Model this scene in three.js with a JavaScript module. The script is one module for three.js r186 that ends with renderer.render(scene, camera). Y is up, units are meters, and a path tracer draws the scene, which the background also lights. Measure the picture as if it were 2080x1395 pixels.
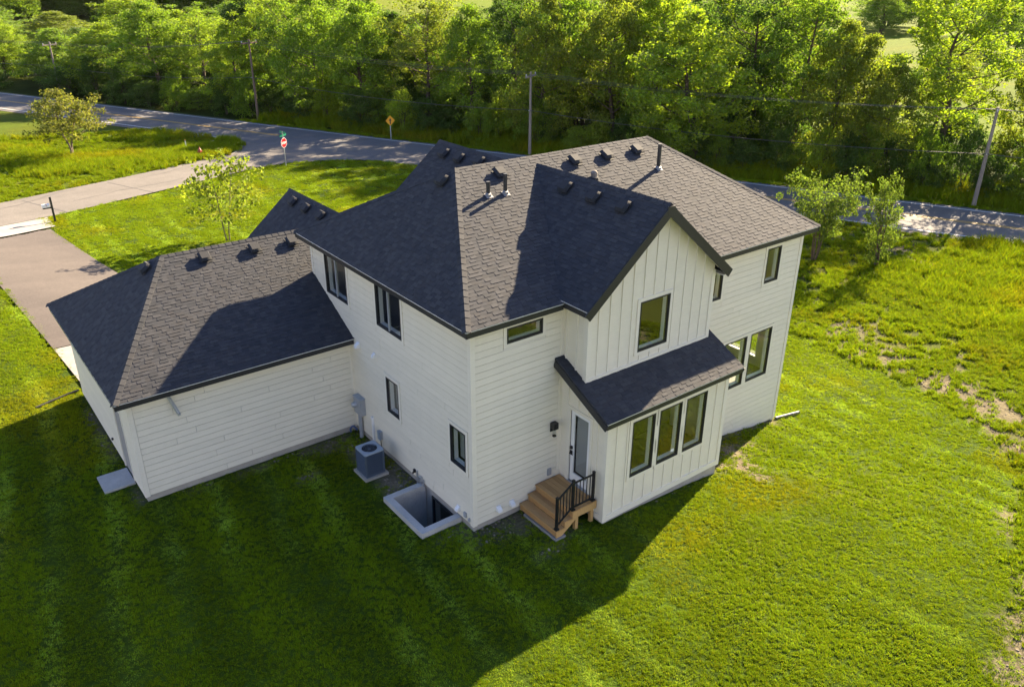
import * as THREE from 'three';
import { mergeGeometries } from 'three/addons/utils/BufferGeometryUtils.js';

// ------------------------------------------------------------------ camera, sky, sun, exposure
const scene = new THREE.Scene();
const RAD = Math.PI / 180;
const camera = new THREE.PerspectiveCamera(45.39, 1024 / 686, 0.1, 4000);
{
  const yaw = 37.53 * RAD, pitch = 25.37 * RAD, roll = 0.334 * RAD;
  const f = new THREE.Vector3(Math.sin(yaw) * Math.cos(pitch), -Math.sin(pitch), -Math.cos(yaw) * Math.cos(pitch));
  const r = new THREE.Vector3(Math.cos(yaw), 0, Math.sin(yaw));
  const u = new THREE.Vector3().crossVectors(r, f);
  camera.position.set(-9.41, 13.177, 13.786);
  camera.up.copy(u.clone().multiplyScalar(Math.cos(roll)).addScaledVector(r, -Math.sin(roll)));
  camera.lookAt(camera.position.clone().add(f));
  camera.updateMatrixWorld();
}
const SUN_AZ = 107 * RAD, SUN_EL = 26.8 * RAD;
const sunDir = new THREE.Vector3(Math.cos(SUN_EL) * Math.sin(SUN_AZ), Math.sin(SUN_EL), Math.cos(SUN_EL) * Math.cos(SUN_AZ));
const SUN_POWER = 5, SKY_POWER = 0.40, EXPOSURE = 6.3;
{
  const w = 256, h = 128, d = new Float32Array(w * h * 4);
  for (let j = 0; j < h; j++) for (let i = 0; i < w; i++) {
    const lat = ((j + 0.5) / h - 0.5) * Math.PI, lon = ((i + 0.5) / w - 0.5) * 2 * Math.PI;
    const x = Math.cos(lat) * Math.cos(lon), y = Math.sin(lat), z = Math.cos(lat) * Math.sin(lon);
    const c = Math.max(0, x * sunDir.x + y * sunDir.y + z * sunDir.z);
    const e = Math.max(0, y), k = Math.pow(1 - e, 4.0);
    const glow = 0.9 * Math.pow(c, 9) + 0.35 * Math.pow(c, 2.5);
    const o = (j * w + i) * 4;
    d[o] = SKY_POWER * (0.050 + 1.22 * k + glow * 0.72);
    d[o + 1] = SKY_POWER * (0.130 + 1.08 * k + glow * 0.62);
    d[o + 2] = SKY_POWER * (0.350 + 0.78 * k + glow * 0.46);
    d[o + 3] = 1;
  }
  const sky = new THREE.DataTexture(d, w, h, THREE.RGBAFormat, THREE.FloatType);
  sky.mapping = THREE.EquirectangularReflectionMapping;
  sky.magFilter = THREE.LinearFilter; sky.minFilter = THREE.LinearFilter;
  sky.needsUpdate = true;
  scene.background = sky; scene.environment = sky;
}
const sun = new THREE.DirectionalLight(new THREE.Color().setRGB(1.0, 0.80, 0.545), SUN_POWER);
sun.position.copy(sunDir).multiplyScalar(200); sun.target.position.set(0, 0, 0);
sun.castShadow = true; sun.shadow.radius = 1.2; sun.shadow.mapSize.set(4096, 4096);
Object.assign(sun.shadow.camera, { left: -120, right: 120, top: 120, bottom: -120, near: 1, far: 500 });
scene.add(sun, sun.target);
const renderer = new THREE.WebGLRenderer({ antialias: true });
renderer.toneMapping = THREE.LinearToneMapping;
renderer.toneMappingExposure = EXPOSURE;
renderer.shadowMap.enabled = true;

// ------------------------------------------------------------------ helpers
function rngOf(seed) { let a = seed >>> 0; return () => { a = (a + 0x6D2B79F5) | 0; let t = Math.imul(a ^ (a >>> 15), 1 | a); t = (t + Math.imul(t ^ (t >>> 7), 61 | t)) ^ t; return ((t ^ (t >>> 14)) >>> 0) / 4294967296; }; }
const hash2 = (x, y) => { let h = Math.imul(x | 0, 374761393) + Math.imul(y | 0, 668265263); h = Math.imul(h ^ (h >>> 13), 1274126177); return ((h ^ (h >>> 16)) >>> 0) / 4294967296; };
function noise2(x, y, per = 0) {
  const xi = Math.floor(x), yi = Math.floor(y), fx = x - xi, fy = y - yi;
  const m = (v) => per ? ((v % per) + per) % per : v;
  const sx = fx * fx * (3 - 2 * fx), sy = fy * fy * (3 - 2 * fy);
  const a = hash2(m(xi), m(yi)), b = hash2(m(xi + 1), m(yi)), c = hash2(m(xi), m(yi + 1)), d = hash2(m(xi + 1), m(yi + 1));
  return a + (b - a) * sx + (c - a) * sy + (a - b - c + d) * sx * sy;
}
const fbm = (x, y, o = 4) => { let s = 0, a = 0.5, n = 0; for (let i = 0; i < o; i++) { s += a * noise2(x + i * 17.3, y - i * 9.1); n += a; x *= 2.03; y *= 2.03; a *= 0.5; } return s / n; };
const clamp = (v, a = 0, b = 1) => Math.min(b, Math.max(a, v));
const smooth = (a, b, v) => { const t = clamp((v - a) / (b - a)); return t * t * (3 - 2 * t); };
const lin = (r, g, b) => new THREE.Color().setRGB(r, g, b);
const V = (x, y, z) => new THREE.Vector3(x, y, z);

const used = new Map();
function numbered(name) { const n = used.get(name) ?? 0; used.set(name, n + 1); return n ? `${name}_${String(n).padStart(3, '0')}` : name; }
function tag(o, label, category, group) { o.userData.label = label; o.userData.category = category; if (group) o.userData.group = group; return o; }
function thing(name, label, category, pos = [0, 0, 0], turn = 0, group) {
  const g = new THREE.Group(); g.name = numbered(name); g.position.set(...pos); g.rotation.y = turn; scene.add(g); return tag(g, label, category, group);
}
function structure(o, name) { o.name = numbered(name); o.userData.kind = 'structure'; scene.add(o); return o; }
function shadowed(o) { o.castShadow = true; o.receiveShadow = true; return o; }
function part(name, geo, mat, parent) { const m = shadowed(new THREE.Mesh(geo, mat)); m.name = name; parent.add(m); return m; }
function merge(list) {
  const gs = list.map((g) => { const n = g.index ? g.toNonIndexed() : g; for (const k of Object.keys(n.attributes)) if (!['position', 'normal', 'uv'].includes(k)) n.deleteAttribute(k); if (!n.attributes.uv) n.setAttribute('uv', new THREE.BufferAttribute(new Float32Array(n.attributes.position.count * 2), 2)); return n; });
  return gs.length === 1 ? gs[0] : mergeGeometries(gs);
}
// texture coordinates in metres, from the position and the way each face points
function metreUV(g) {
  if (!g.attributes.normal) g.computeVertexNormals();
  const p = g.attributes.position, n = g.attributes.normal, uv = new Float32Array(p.count * 2);
  for (let i = 0; i < p.count; i++) {
    const ax = Math.abs(n.getX(i)), ay = Math.abs(n.getY(i)), az = Math.abs(n.getZ(i));
    if (ay >= ax && ay >= az) { uv[2 * i] = p.getX(i); uv[2 * i + 1] = p.getZ(i); }
    else if (ax >= az) { uv[2 * i] = p.getZ(i); uv[2 * i + 1] = p.getY(i); }
    else { uv[2 * i] = p.getX(i); uv[2 * i + 1] = p.getY(i); }
  }
  g.setAttribute('uv', new THREE.BufferAttribute(uv, 2)); return g;
}
const box = (x0, x1, y0, y1, z0, z1) => metreUV(new THREE.BoxGeometry(Math.abs(x1 - x0), Math.abs(y1 - y0), Math.abs(z1 - z0)).translate((x0 + x1) / 2, (y0 + y1) / 2, (z0 + z1) / 2));
const cyl = (r0, r1, h, x, y, z, seg = 12) => new THREE.CylinderGeometry(r1, r0, h, seg).translate(x, y + h / 2, z);
function tube(points, radius, seg = 8, steps = 24) { return new THREE.TubeGeometry(new THREE.CatmullRomCurve3(points.map((p) => V(...p))), steps, radius, seg, false); }
// straight bar between two points with a rectangular section
function bar(a, b, w, h) {
  const A = V(...a), B = V(...b), d = B.clone().sub(A), len = d.length(); d.normalize();
  const side = Math.abs(d.y) > 0.99 ? V(1, 0, 0) : V(0, 1, 0).cross(d).normalize(), up = d.clone().cross(side);
  const g = new THREE.BoxGeometry(w, h, len);
  g.applyMatrix4(new THREE.Matrix4().makeBasis(side, up, d).setPosition(A.add(B).multiplyScalar(0.5)));
  return g;
}

// ------------------------------------------------------------------ textures
function noiseTexture(size, fn, repeat = 1, srgb = false) {
  const d = new Uint8Array(size * size * 4);
  for (let j = 0; j < size; j++) for (let i = 0; i < size; i++) { const c = fn(i / size, j / size), o = (j * size + i) * 4; d[o] = clamp(c[0]) * 255; d[o + 1] = clamp(c[1]) * 255; d[o + 2] = clamp(c[2]) * 255; d[o + 3] = 255; }
  const t = new THREE.DataTexture(d, size, size); t.wrapS = t.wrapT = THREE.RepeatWrapping; t.magFilter = THREE.LinearFilter; t.minFilter = THREE.LinearMipmapLinearFilter; t.generateMipmaps = true;
  t.repeat.set(repeat, repeat); if (srgb) t.colorSpace = THREE.SRGBColorSpace; t.needsUpdate = true; return t;
}
const tileFbm = (u, v, base, oct, seed = 0) => { let s = 0, a = 0.5, n = 0, f = base; for (let i = 0; i < oct; i++) { s += a * noise2(u * f + seed * 7.0, v * f + seed * 3.0, f); n += a; f *= 2; a *= 0.6; } return s / n; };
const grey = (v) => [v, v, v];
const granuleTex = noiseTexture(256, (u, v) => { const n = 0.55 + 0.45 * tileFbm(u, v, 64, 2) + 0.25 * (tileFbm(u, v, 8, 3, 2) - 0.5); return [n, n * 0.985, n * 0.97]; }, 1 / 0.7);
const asphaltTex = noiseTexture(512, (u, v) => { const n = 0.72 + 0.35 * (tileFbm(u, v, 96, 2) - 0.5) + 0.28 * (tileFbm(u, v, 5, 4, 3) - 0.5); return [n * 1.0, n * 0.985, n * 0.96]; }, 1 / 4);
const concreteTex = noiseTexture(512, (u, v) => { const n = 0.82 + 0.18 * (tileFbm(u, v, 80, 2) - 0.5) + 0.30 * (tileFbm(u, v, 6, 4, 5) - 0.5); return [n, n * 0.985, n * 0.955]; }, 1 / 2);
const sidingTex = noiseTexture(512, (u, v) => { const n = 0.93 + 0.09 * (tileFbm(u, v, 7, 5, 8) - 0.5) + 0.05 * (noise2(u * 12, v * 180, 0) - 0.5); return grey(n); }, 1 / 2.4);
const sidingBump = noiseTexture(512, (u, v) => grey(0.5 + 0.6 * (tileFbm(u, v * 6 % 1, 16, 3, 4) - 0.5)), 1 / 1.2);
const woodTex = noiseTexture(512, (u, v) => { const g = tileFbm(u * 1, v, 6, 3, 6), ring = 0.5 + 0.5 * Math.sin(u * Math.PI * 2 * 22 + 7 * g + 2 * Math.sin(v * Math.PI * 2)); const n = 0.72 + 0.20 * ring + 0.22 * (noise2(u * 160, v * 8, 0) - 0.5); return [n, n * 0.97, n * 0.92]; }, 1 / 0.8);
const poleTex = noiseTexture(256, (u, v) => { const n = 0.7 + 0.5 * (noise2(u * 64, v * 3, 0) - 0.5) + 0.2 * (tileFbm(u, v, 8, 3) - 0.5); return [n, n * 0.96, n * 0.9]; }, 1);
const soilTex = noiseTexture(1024, (u, v) => { const n = 0.70 + 0.55 * (tileFbm(u, v, 90, 3) - 0.5) + 0.35 * (tileFbm(u, v, 9, 4, 1) - 0.5); return [n * 1.02, n, n * 0.94]; }, 1 / 5);
const soilBump = noiseTexture(512, (u, v) => grey(tileFbm(u, v, 40, 4, 9)), 1 / 3);

// ------------------------------------------------------------------ materials
const std = (o) => new THREE.MeshStandardMaterial({ roughness: 0.8, metalness: 0, ...o });
const M = {
  siding: std({ color: lin(0.77, 0.71, 0.565), map: sidingTex, bumpMap: sidingBump, bumpScale: 0.0015, roughness: 0.6 }),
  sidingB: std({ color: lin(0.75, 0.692, 0.55), map: sidingTex, bumpMap: sidingBump, bumpScale: 0.0015, roughness: 0.63 }),
  paper: std({ color: lin(0.27, 0.26, 0.24), roughness: 0.9 }),
  trim: std({ color: lin(0.775, 0.72, 0.585), map: sidingTex, roughness: 0.55 }),
  black: std({ color: lin(0.020, 0.020, 0.021), roughness: 0.45 }),
  blackMetal: std({ color: lin(0.014, 0.014, 0.015), roughness: 0.35, metalness: 0.2 }),
  drip: std({ color: lin(0.62, 0.61, 0.59), roughness: 0.45, metalness: 0.3 }),
  shingle: std({ color: lin(1, 1, 1), map: granuleTex, vertexColors: true, roughness: 0.93 }),
  deck: std({ color: lin(0.05, 0.048, 0.046), roughness: 0.95 }),
  glass: new THREE.MeshPhysicalMaterial({ color: lin(0.93, 0.97, 0.95), roughness: 0.0, metalness: 0, transmission: 1, thickness: 0, ior: 2.33 }),
  doorGlass: new THREE.MeshPhysicalMaterial({ color: lin(0.86, 0.88, 0.88), roughness: 0.03, transmission: 1, thickness: 0, ior: 1.5 }),
  room: std({ color: lin(0.11, 0.11, 0.105), roughness: 0.9 }),
  floor: std({ color: lin(0.06, 0.055, 0.045), map: woodTex, roughness: 0.5 }),
  blind: std({ color: lin(0.26, 0.27, 0.26), roughness: 0.8 }),
  concrete: std({ color: lin(0.50, 0.485, 0.455), map: concreteTex, roughness: 0.9 }),
  paleConcrete: std({ color: lin(0.29, 0.28, 0.268), map: concreteTex, roughness: 0.88 }),
  foundation: std({ color: lin(0.42, 0.39, 0.34), map: concreteTex, roughness: 0.95 }),
  wood: std({ color: lin(0.50, 0.295, 0.115), map: woodTex, roughness: 0.7 }),
  woodB: std({ color: lin(0.42, 0.24, 0.09), map: woodTex, roughness: 0.72 }),
  woodPale: std({ color: lin(0.58, 0.36, 0.14), map: woodTex, roughness: 0.7 }),
  white: std({ color: lin(0.74, 0.73, 0.70), roughness: 0.45 }),
  greyMetal: std({ color: lin(0.34, 0.36, 0.38), roughness: 0.45, metalness: 0.35 }),
  galvanised: std({ color: lin(0.50, 0.52, 0.54), roughness: 0.35, metalness: 0.7 }),
  acBody: std({ color: lin(0.075, 0.10, 0.135), roughness: 0.5, metalness: 0.3 }),
  acTop: std({ color: lin(0.30, 0.36, 0.43), roughness: 0.45, metalness: 0.3 }),
  vent: std({ color: lin(0.016, 0.018, 0.022), roughness: 0.85 }),
  flashing: std({ color: lin(0.22, 0.22, 0.225), roughness: 0.6, metalness: 0.2 }),
  road: std({ color: lin(0.125, 0.122, 0.124), map: asphaltTex, roughness: 0.9 }),
  street: std({ color: lin(0.150, 0.138, 0.128), map: asphaltTex, roughness: 0.92 }),
  drive: std({ color: lin(0.090, 0.075, 0.068), map: asphaltTex, roughness: 0.92 }),
  tar: std({ color: lin(0.035, 0.035, 0.038), roughness: 0.7 }),
  lineWhite: std({ color: lin(0.62, 0.62, 0.62), map: concreteTex, roughness: 0.7 }),
  lineYellow: std({ color: lin(0.55, 0.33, 0.05), map: concreteTex, roughness: 0.7 }),
  poleWood: std({ color: lin(0.20, 0.15, 0.115), map: poleTex, roughness: 0.9 }),
  poleGrey: std({ color: lin(0.30, 0.27, 0.24), map: poleTex, roughness: 0.9 }),
  wire: std({ color: lin(0.05, 0.05, 0.05), roughness: 0.6 }),
  insulator: std({ color: lin(0.45, 0.45, 0.44), roughness: 0.3 }),
  bark: std({ color: lin(0.11, 0.085, 0.062), map: poleTex, roughness: 0.95 }),
  barkPale: std({ color: lin(0.20, 0.165, 0.125), map: poleTex, roughness: 0.95 }),
  hydrant: std({ color: lin(0.34, 0.07, 0.035), roughness: 0.5 }),
  signGreen: std({ color: lin(0.015, 0.24, 0.13), roughness: 0.4 }),
  signYellow: std({ color: lin(0.80, 0.36, 0.01), roughness: 0.4 }),
  pvc: std({ color: lin(0.13, 0.12, 0.105), roughness: 0.5 }),
};
const leafMat = (r, g, b, t = 0.56) => new THREE.MeshPhysicalMaterial({ color: lin(r, g, b), roughness: 1, transmission: t, thickness: 0, vertexColors: true, side: THREE.DoubleSide, specularIntensity: 0.25 });
const L = {
  mid: leafMat(0.148, 0.250, 0.013), bright: leafMat(0.208, 0.310, 0.013), dark: leafMat(0.072, 0.138, 0.014), olive: leafMat(0.172, 0.232, 0.016), garden: leafMat(0.110, 0.170, 0.016), fruit: leafMat(0.145, 0.165, 0.020),
};
const grassMat = (r, g, b, t = 0.40) => new THREE.MeshPhysicalMaterial({ color: lin(r, g, b), roughness: 1, transmission: t, thickness: 0, vertexColors: true, side: THREE.DoubleSide, specularIntensity: 0.08 });
const G = { lawn: grassMat(0.155, 0.235, 0.004), rough: grassMat(0.165, 0.245, 0.004), meadow: grassMat(0.148, 0.215, 0.004) };

// ------------------------------------------------------------------ terrain: the plot falls gently to the county road
const NX = 0.9055, NZ = -0.4243;                       // across the county road, away from the house
const acrossOf = (x, z) => NX * x + NZ * z, alongOf = (x, z) => NZ * x - NX * z;
const fromRoad = (s, t) => [NX * s + NZ * t, NZ * s - NX * t];
const TS = [-1000, 2.5, 5.6, 8.6, 11.3, 16, 25, 38, 60, 3000], TY = [0, 0, -0.2, -0.72, -1.15, -1.5, -1.85, -2.3, -2.6, -2.6];
function baseHeight(x, z) { const s = clamp(acrossOf(x, z), -990, 2990); let i = 1; while (s > TS[i]) i++; const f = (s - TS[i - 1]) / (TS[i] - TS[i - 1]); return TY[i - 1] + (TY[i] - TY[i - 1]) * f; }
function groundHeight(x, z) { const s = acrossOf(x, z); const swale = -0.35 * Math.exp(-Math.pow((s - 51.5) / 1.6, 2)); return (baseHeight(x - 0.8, z) + baseHeight(x + 0.8, z) + 2 * baseHeight(x, z)) / 4 + swale * (s > 49 ? 1 : 0) + (s > 75 ? 0.5 * (fbm(x * 0.02, z * 0.02, 2) - 0.5) * smooth(75, 120, s) : 0); }
const ROAD0 = 41.0, ROAD1 = 48.9, ST0 = 38.9, ST1 = 44.7;
function onPavement(x, z, grow = 0) {
  const s = acrossOf(x, z), t = alongOf(x, z), g = grow;
  if (s > ROAD0 - 0.15 - g && s < ROAD1 + g) return true;
  if (s < ROAD0 + 0.5 && s > -90 && t > ST0 - g && t < ST1 + g) return true;
  if (s > 33 - g && s < ROAD0 && t > 29.5 && t <= ST0) { const cx = 32.6, ct = 29.6, r = 8.7; const dx = (s - cx) / 8.6, dt = (t - ct) / 9.4; if (dx > 0 && dt > 0 && dx * dx + dt * dt > 1 - g * 0.2) return true; }
  if (s > 35.2 - g && s < ROAD0 && t >= ST1 && t < 50.4) { const dx = (s - 35.0) / 6.2, dt = (50.4 - t) / 5.8; if (dx > 0 && dt > 0 && dx * dx + dt * dt > 1 - g * 0.2) return true; }
  if (inDrive(x, z, g)) return true;
  return false;
}
const driveLeft = (z) => -6.1 - 0.058 * (-15 - z), driveRight = (z) => -0.55 - 0.092 * (-14 - z);
const inDrive = (x, z, g = 0) => z < -13.6 && alongOf(x, z) < ST0 + 0.1 && x > driveLeft(z) - g && x < driveRight(z) + g;
const WELL = { x0: -1.19, x1: 0, z0: -2.48, z1: -0.54, w: 0.19 };
function underHouse(x, z, g = 0) {
  if (x > -g && x < 12.43 + g && z > -8.3 - g && z < 0 + g) return true;
  if (x > 2.784 - g && x < 7.23 + g && z > -1 && z < 1.737 + g) return true;
  if (x > -6.19 - g && x < 1 && z > -13.6 - g && z < -6.22 + g) return true;
  if (x > -0.3 - g && x < 4.4 + g && z > -14.3 - g && z < -8) return true;
  if (x > WELL.x0 - g && x < 0.1 && z > WELL.z0 - g && z < WELL.z1 + g) return true;
  if (x > -7.02 - g * 0.5 && x < -6.1 && z > -8.18 - g && z < -7.27 + g) return true;
  if (x > -1.2 - g * 0.3 && x < -0.4 && z > -4.3 - g * 0.3 && z < -3.5 + g * 0.3) return true;
  return false;
}
// mown lawn ends along this line on the right; rough grass and meadow beyond
const LAWN_EDGE = [[-60, 26], [-12, 23.5], [-4.9, 20.2], [-2.1, 19.7], [2.1, 19.4], [4.66, 17.7], [6.6, 16.0], [7.8, 12.2], [9.5, 8.2], [10.3, 6.2], [13, 3.2], [20, -3]];
function lawnEdge(z) { for (let i = 1; i < LAWN_EDGE.length; i++) if (z <= LAWN_EDGE[i][0]) { const [z0, x0] = LAWN_EDGE[i - 1], [z1, x1] = LAWN_EDGE[i]; return x0 + (x1 - x0) * clamp((z - z0) / (z1 - z0)); } return -3; }
const dirtSpots = [[20.6, 1.9, 1.3, 1.3, 0.75], [19.9, 4.2, 1.5, 1.1, 0.75], [17.8, 5.9, 1.4, 1.0, 0.55], [12.6, 8.0, 1.5, 0.7, 0.6], [8.3, 9.8, 1.3, 0.6, 0.7], [6.4, 10.4, 1.1, 0.6, 0.8], [21.3, -1.6, 1.3, 1.3, 0.6], [22.9, -3.0, 1.4, 0.9, 0.5], [34.7, -6.3, 1.5, 0.9, 0.9], [36.4, -8.5, 1.6, 0.8, 0.7], [35.6, -12.0, 1.4, 0.7, 0.5], [24.5, 1.0, 1.0, 0.8, 0.4],
  [8.35, 1.9, 0.55, 0.5, 1.0], [9.2, 1.0, 0.9, 0.6, 0.8], [7.75, 1.0, 0.55, 1.0, 0.9], [8.3, 2.6, 0.5, 0.35, 0.8], [-0.45, -4.9, 0.5, 0.9, 0.9], [-0.5, -2.95, 0.6, 0.5, 1.0], [-0.3, -3.5, 0.5, 0.6, 0.8], [-1.2, -5.9, 1.4, 0.35, 0.75], [1.9, 1.1, 0.6, 0.5, 0.7], [0.9, 0.6, 0.6, 0.35, 0.6], [1.2, 1.7, 0.5, 0.25, 0.6], [0.2, 0.35, 0.5, 0.25, 0.6], [-2.3, -4.8, 0.3, 0.14, 0.8], [-0.5, -0.2, 0.8, 0.2, 0.5], [-6.35, -10.5, 0.12, 2.6, 0.8], [-6.3, -6.6, 0.25, 0.5, 0.6], [-3, -6.1, 3.2, 0.13, 0.75], [5, 1.85, 2.4, 0.10, 0.7], [10, 0.12, 2.6, 0.18, 0.8], [0, -3, 0.16, 3.2, 0.8], [1.4, 0.1, 1.5, 0.15, 0.8]];
function dirtAt(x, z) {
  const wob = 0.9 * (fbm(x * 1.7 + 3, z * 1.7, 3) - 0.5) + 0.5 * (noise2(x * 7, z * 7) - 0.5);
  let d = 0;
  for (const [cx, cz, rx, rz, a] of dirtSpots) { const r = Math.hypot((x - cx) / rx, (z - cz) / rz); if (r < 1.8) d = Math.max(d, a * smooth(1.15, 0.55, r + wob)); }
  if (z > -5 && z < 14) { const e = x - lawnEdge(z), band = smooth(-0.3, 0.8, e) * smooth(5.5, 1.5, e); if (band > 0) d = Math.max(d, 0.85 * band * smooth(0.50, 0.70, fbm(x * 0.85 + 11, z * 0.85, 3) + wob * 0.28)); }
  return d;
}
function zoneOf(x, z) {
  const s = acrossOf(x, z), t = alongOf(x, z);
  if (s > ROAD1 + 1.6) return s > 76 ? 'field' : 'wild';
  if (s > ROAD0 - 0.15) return 'verge';
  if (t > ST1 && s < ROAD0) return 'lot';
  const e = lawnEdge(z);
  if (x < e) return 'lawn';
  const bound = 27.2 + 1.4 * (fbm(z * 0.25, 5, 3) - 0.5) * 2 - 0.35 * Math.max(0, z + 3) + (z < -7 ? 2.0 : 0);
  if (z < -6.6 && z > -40) return 'rough';
  return x > bound + 3.6 * (noise2(x * 1.9, z * 1.9) - 0.5) ? 'meadow' : 'rough';
}
const ZCOL = { lawn: [0.046, 0.080, 0.007], rough: [0.072, 0.095, 0.014], meadow: [0.060, 0.088, 0.008], lot: [0.075, 0.11, 0.01], verge: [0.06, 0.095, 0.01], wild: [0.035, 0.055, 0.008], field: [0.112, 0.170, 0.010] };
{
  const span = (a, b, st) => { const r = []; for (let v = a; v <= b + 1e-6; v += st) r.push(v); return r; };
  const axis = (list) => [...new Set(list.map((v) => Math.round(v * 1000) / 1000))].sort((a, b) => a - b);
  const far = [2400, 1800, 1300, 950, 700, 520, 400, 300, 230, 180, 150, 130];
  const xs = axis([...far.map((v) => -v * 0.5), -45, -38, ...span(-30, 62, 0.32).filter((v) => v < WELL.x0 - 0.02 || v > 0.06), WELL.x0 + 0.06, WELL.x0 + 0.5, 0.02, ...span(62.5, 125, 2.5), ...far]);
  const zs = axis([...far.map((v) => -v), ...span(-125, -62.5, 2.5), ...span(-62, 26, 0.32).filter((v) => v < WELL.z0 + 0.02 || v > WELL.z1 - 0.02), WELL.z0 + 0.06, WELL.z0 + 0.6, WELL.z1 - 0.6, WELL.z1 - 0.06, 32, 40, 60, 100, 200, 500]);
  const pos = [], col = [], uv = [], idx = [];
  for (const z of zs) for (const x of xs) {
    const inner = onPavement(x, z, 0.05) ? 0.07 : 0;
    pos.push(x, groundHeight(x, z) - inner + 0.03 * (fbm(x * 0.7, z * 0.7, 2) - 0.5) * (acrossOf(x, z) > 75 ? 0 : 1), z); uv.push(x, z);
    const zn = zoneOf(x, z), c = ZCOL[zn], d = zn === 'field' ? 0 : dirtAt(x, z);
    const far0 = zn === 'field' ? 0.72 + 0.55 * fbm(x * 0.018, z * 0.018, 4) : 0.72 + 0.6 * fbm(x * 0.45, z * 0.45, 4);
    const dry = smooth(0.52, 0.78, fbm(x * 0.23 + 40, z * 0.23, 4)) * 0.35;
    const mix = (a, b) => a * (1 - d) + b * d;
    col.push(mix(c[0] * far0 * (1 + dry * 1.1), 0.190 * (0.62 + 0.75 * fbm(x * 2.1, z * 2.1, 3))), mix(c[1] * far0 * (1 + dry * 0.3), 0.158 * (0.62 + 0.75 * fbm(x * 2.1, z * 2.1, 3))), mix(c[2] * far0, 0.116 * (0.62 + 0.75 * fbm(x * 2.1, z * 2.1, 3))));
  }
  const w = xs.length;
  for (let j = 0; j + 1 < zs.length; j++) for (let i = 0; i + 1 < w; i++) {
    const cx = (xs[i] + xs[i + 1]) / 2, cz = (zs[j] + zs[j + 1]) / 2;
    if (cx > WELL.x0 + 0.06 && cx < 0.02 && cz > WELL.z0 + 0.06 && cz < WELL.z1 - 0.06) continue;
    const a = j * w + i, b = a + 1, c = a + w, d = c + 1; idx.push(a, c, b, b, c, d);
  }
  const g = new THREE.BufferGeometry();
  g.setAttribute('position', new THREE.Float32BufferAttribute(pos, 3)); g.setAttribute('color', new THREE.Float32BufferAttribute(col, 3)); g.setAttribute('uv', new THREE.Float32BufferAttribute(uv, 2)); g.setIndex(idx); g.computeVertexNormals();
  const m = new THREE.Mesh(g, new THREE.MeshPhysicalMaterial({ map: soilTex, bumpMap: soilBump, bumpScale: 0.03, vertexColors: true, roughness: 1, specularIntensity: 0.1 })); m.receiveShadow = true; m.castShadow = true;
  structure(m, 'ground'); m.userData.label = 'grassy ground falling gently from the house to the road'; m.userData.category = 'ground';
}

// ------------------------------------------------------------------ roads
// a sheet over an outline in (across, along) coordinates, laid on the terrain
function sheet(name, inside, s0, s1, t0, t1, ds, dt, lift, mat, parent, toXZ = fromRoad) {
  const pos = [], uv = [], idx = []; const ns = Math.round((s1 - s0) / ds), nt = Math.round((t1 - t0) / dt);
  const id = new Map();
  const vert = (i, j) => { const k = i * 100003 + j; if (!id.has(k)) { const s = s0 + (s1 - s0) * i / ns, t = t0 + (t1 - t0) * j / nt; const [x, z] = toXZ(s, t); id.set(k, pos.length / 3); pos.push(x, groundHeight(x, z) + lift, z); uv.push(x, z); } return id.get(k); };
  for (let i = 0; i < ns; i++) for (let j = 0; j < nt; j++) {
    const s = s0 + (s1 - s0) * (i + 0.5) / ns, t = t0 + (t1 - t0) * (j + 0.5) / nt;
    if (inside && !inside(s, t)) continue;
    idx.push(vert(i, j), vert(i, j + 1), vert(i + 1, j), vert(i + 1, j), vert(i, j + 1), vert(i + 1, j + 1));
  }
  const g = new THREE.BufferGeometry(); g.setAttribute('position', new THREE.Float32BufferAttribute(pos, 3)); g.setAttribute('uv', new THREE.Float32BufferAttribute(uv, 2)); g.setIndex(idx); g.computeVertexNormals();
  if (g.attributes.normal.getY(0) < 0) { for (let i = 0; i < idx.length; i += 3) { const q = idx[i]; idx[i] = idx[i + 1]; idx[i + 1] = q; } g.setIndex(idx); g.computeVertexNormals(); }
  const m = shadowed(new THREE.Mesh(g, mat));
  if (parent) { m.name = name; parent.add(m); } else structure(m, name);
  return m;
}
const road = sheet('county_road', null, ROAD0, ROAD1, -120, 620, 0.79, 2.0, 0.030, M.road);
sheet('edge_line', null, 41.35, 41.50, -120, 29, 0.15, 2, 0.036, M.lineWhite, road);
sheet('edge_line', null, 41.35, 41.50, 50, 620, 0.15, 2, 0.036, M.lineWhite, road);
sheet('edge_line', null, 48.30, 48.46, -120, 620, 0.16, 2, 0.036, M.lineWhite, road);
for (const [a, b] of [[-120, 30], [47, 620]]) for (const c of [44.72, 45.0]) sheet('centre_line', null, c, c + 0.14, a, b, 0.14, 2, 0.036, M.lineYellow, road);
sheet('shoulder_gravel', null, ROAD1, ROAD1 + 0.45, -120, 620, 0.45, 2, 0.012, M.street, road);
sheet('shoulder_gravel', (s, t) => t < 29 || t > 51, ROAD0 - 0.45, ROAD0, -120, 300, 0.45, 2, 0.012, M.street, road);
const curveIn = (s, t) => { const [x, z] = fromRoad(s, t); return onPavement(x, z); };
const street = sheet('side_street', (s, t) => (t > ST0 && t < ST1) || (s > 32 && curveIn(s, t)), -90, ROAD0 + 0.02, 29, 51, 0.25, 0.2, 0.024, M.street);
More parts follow.
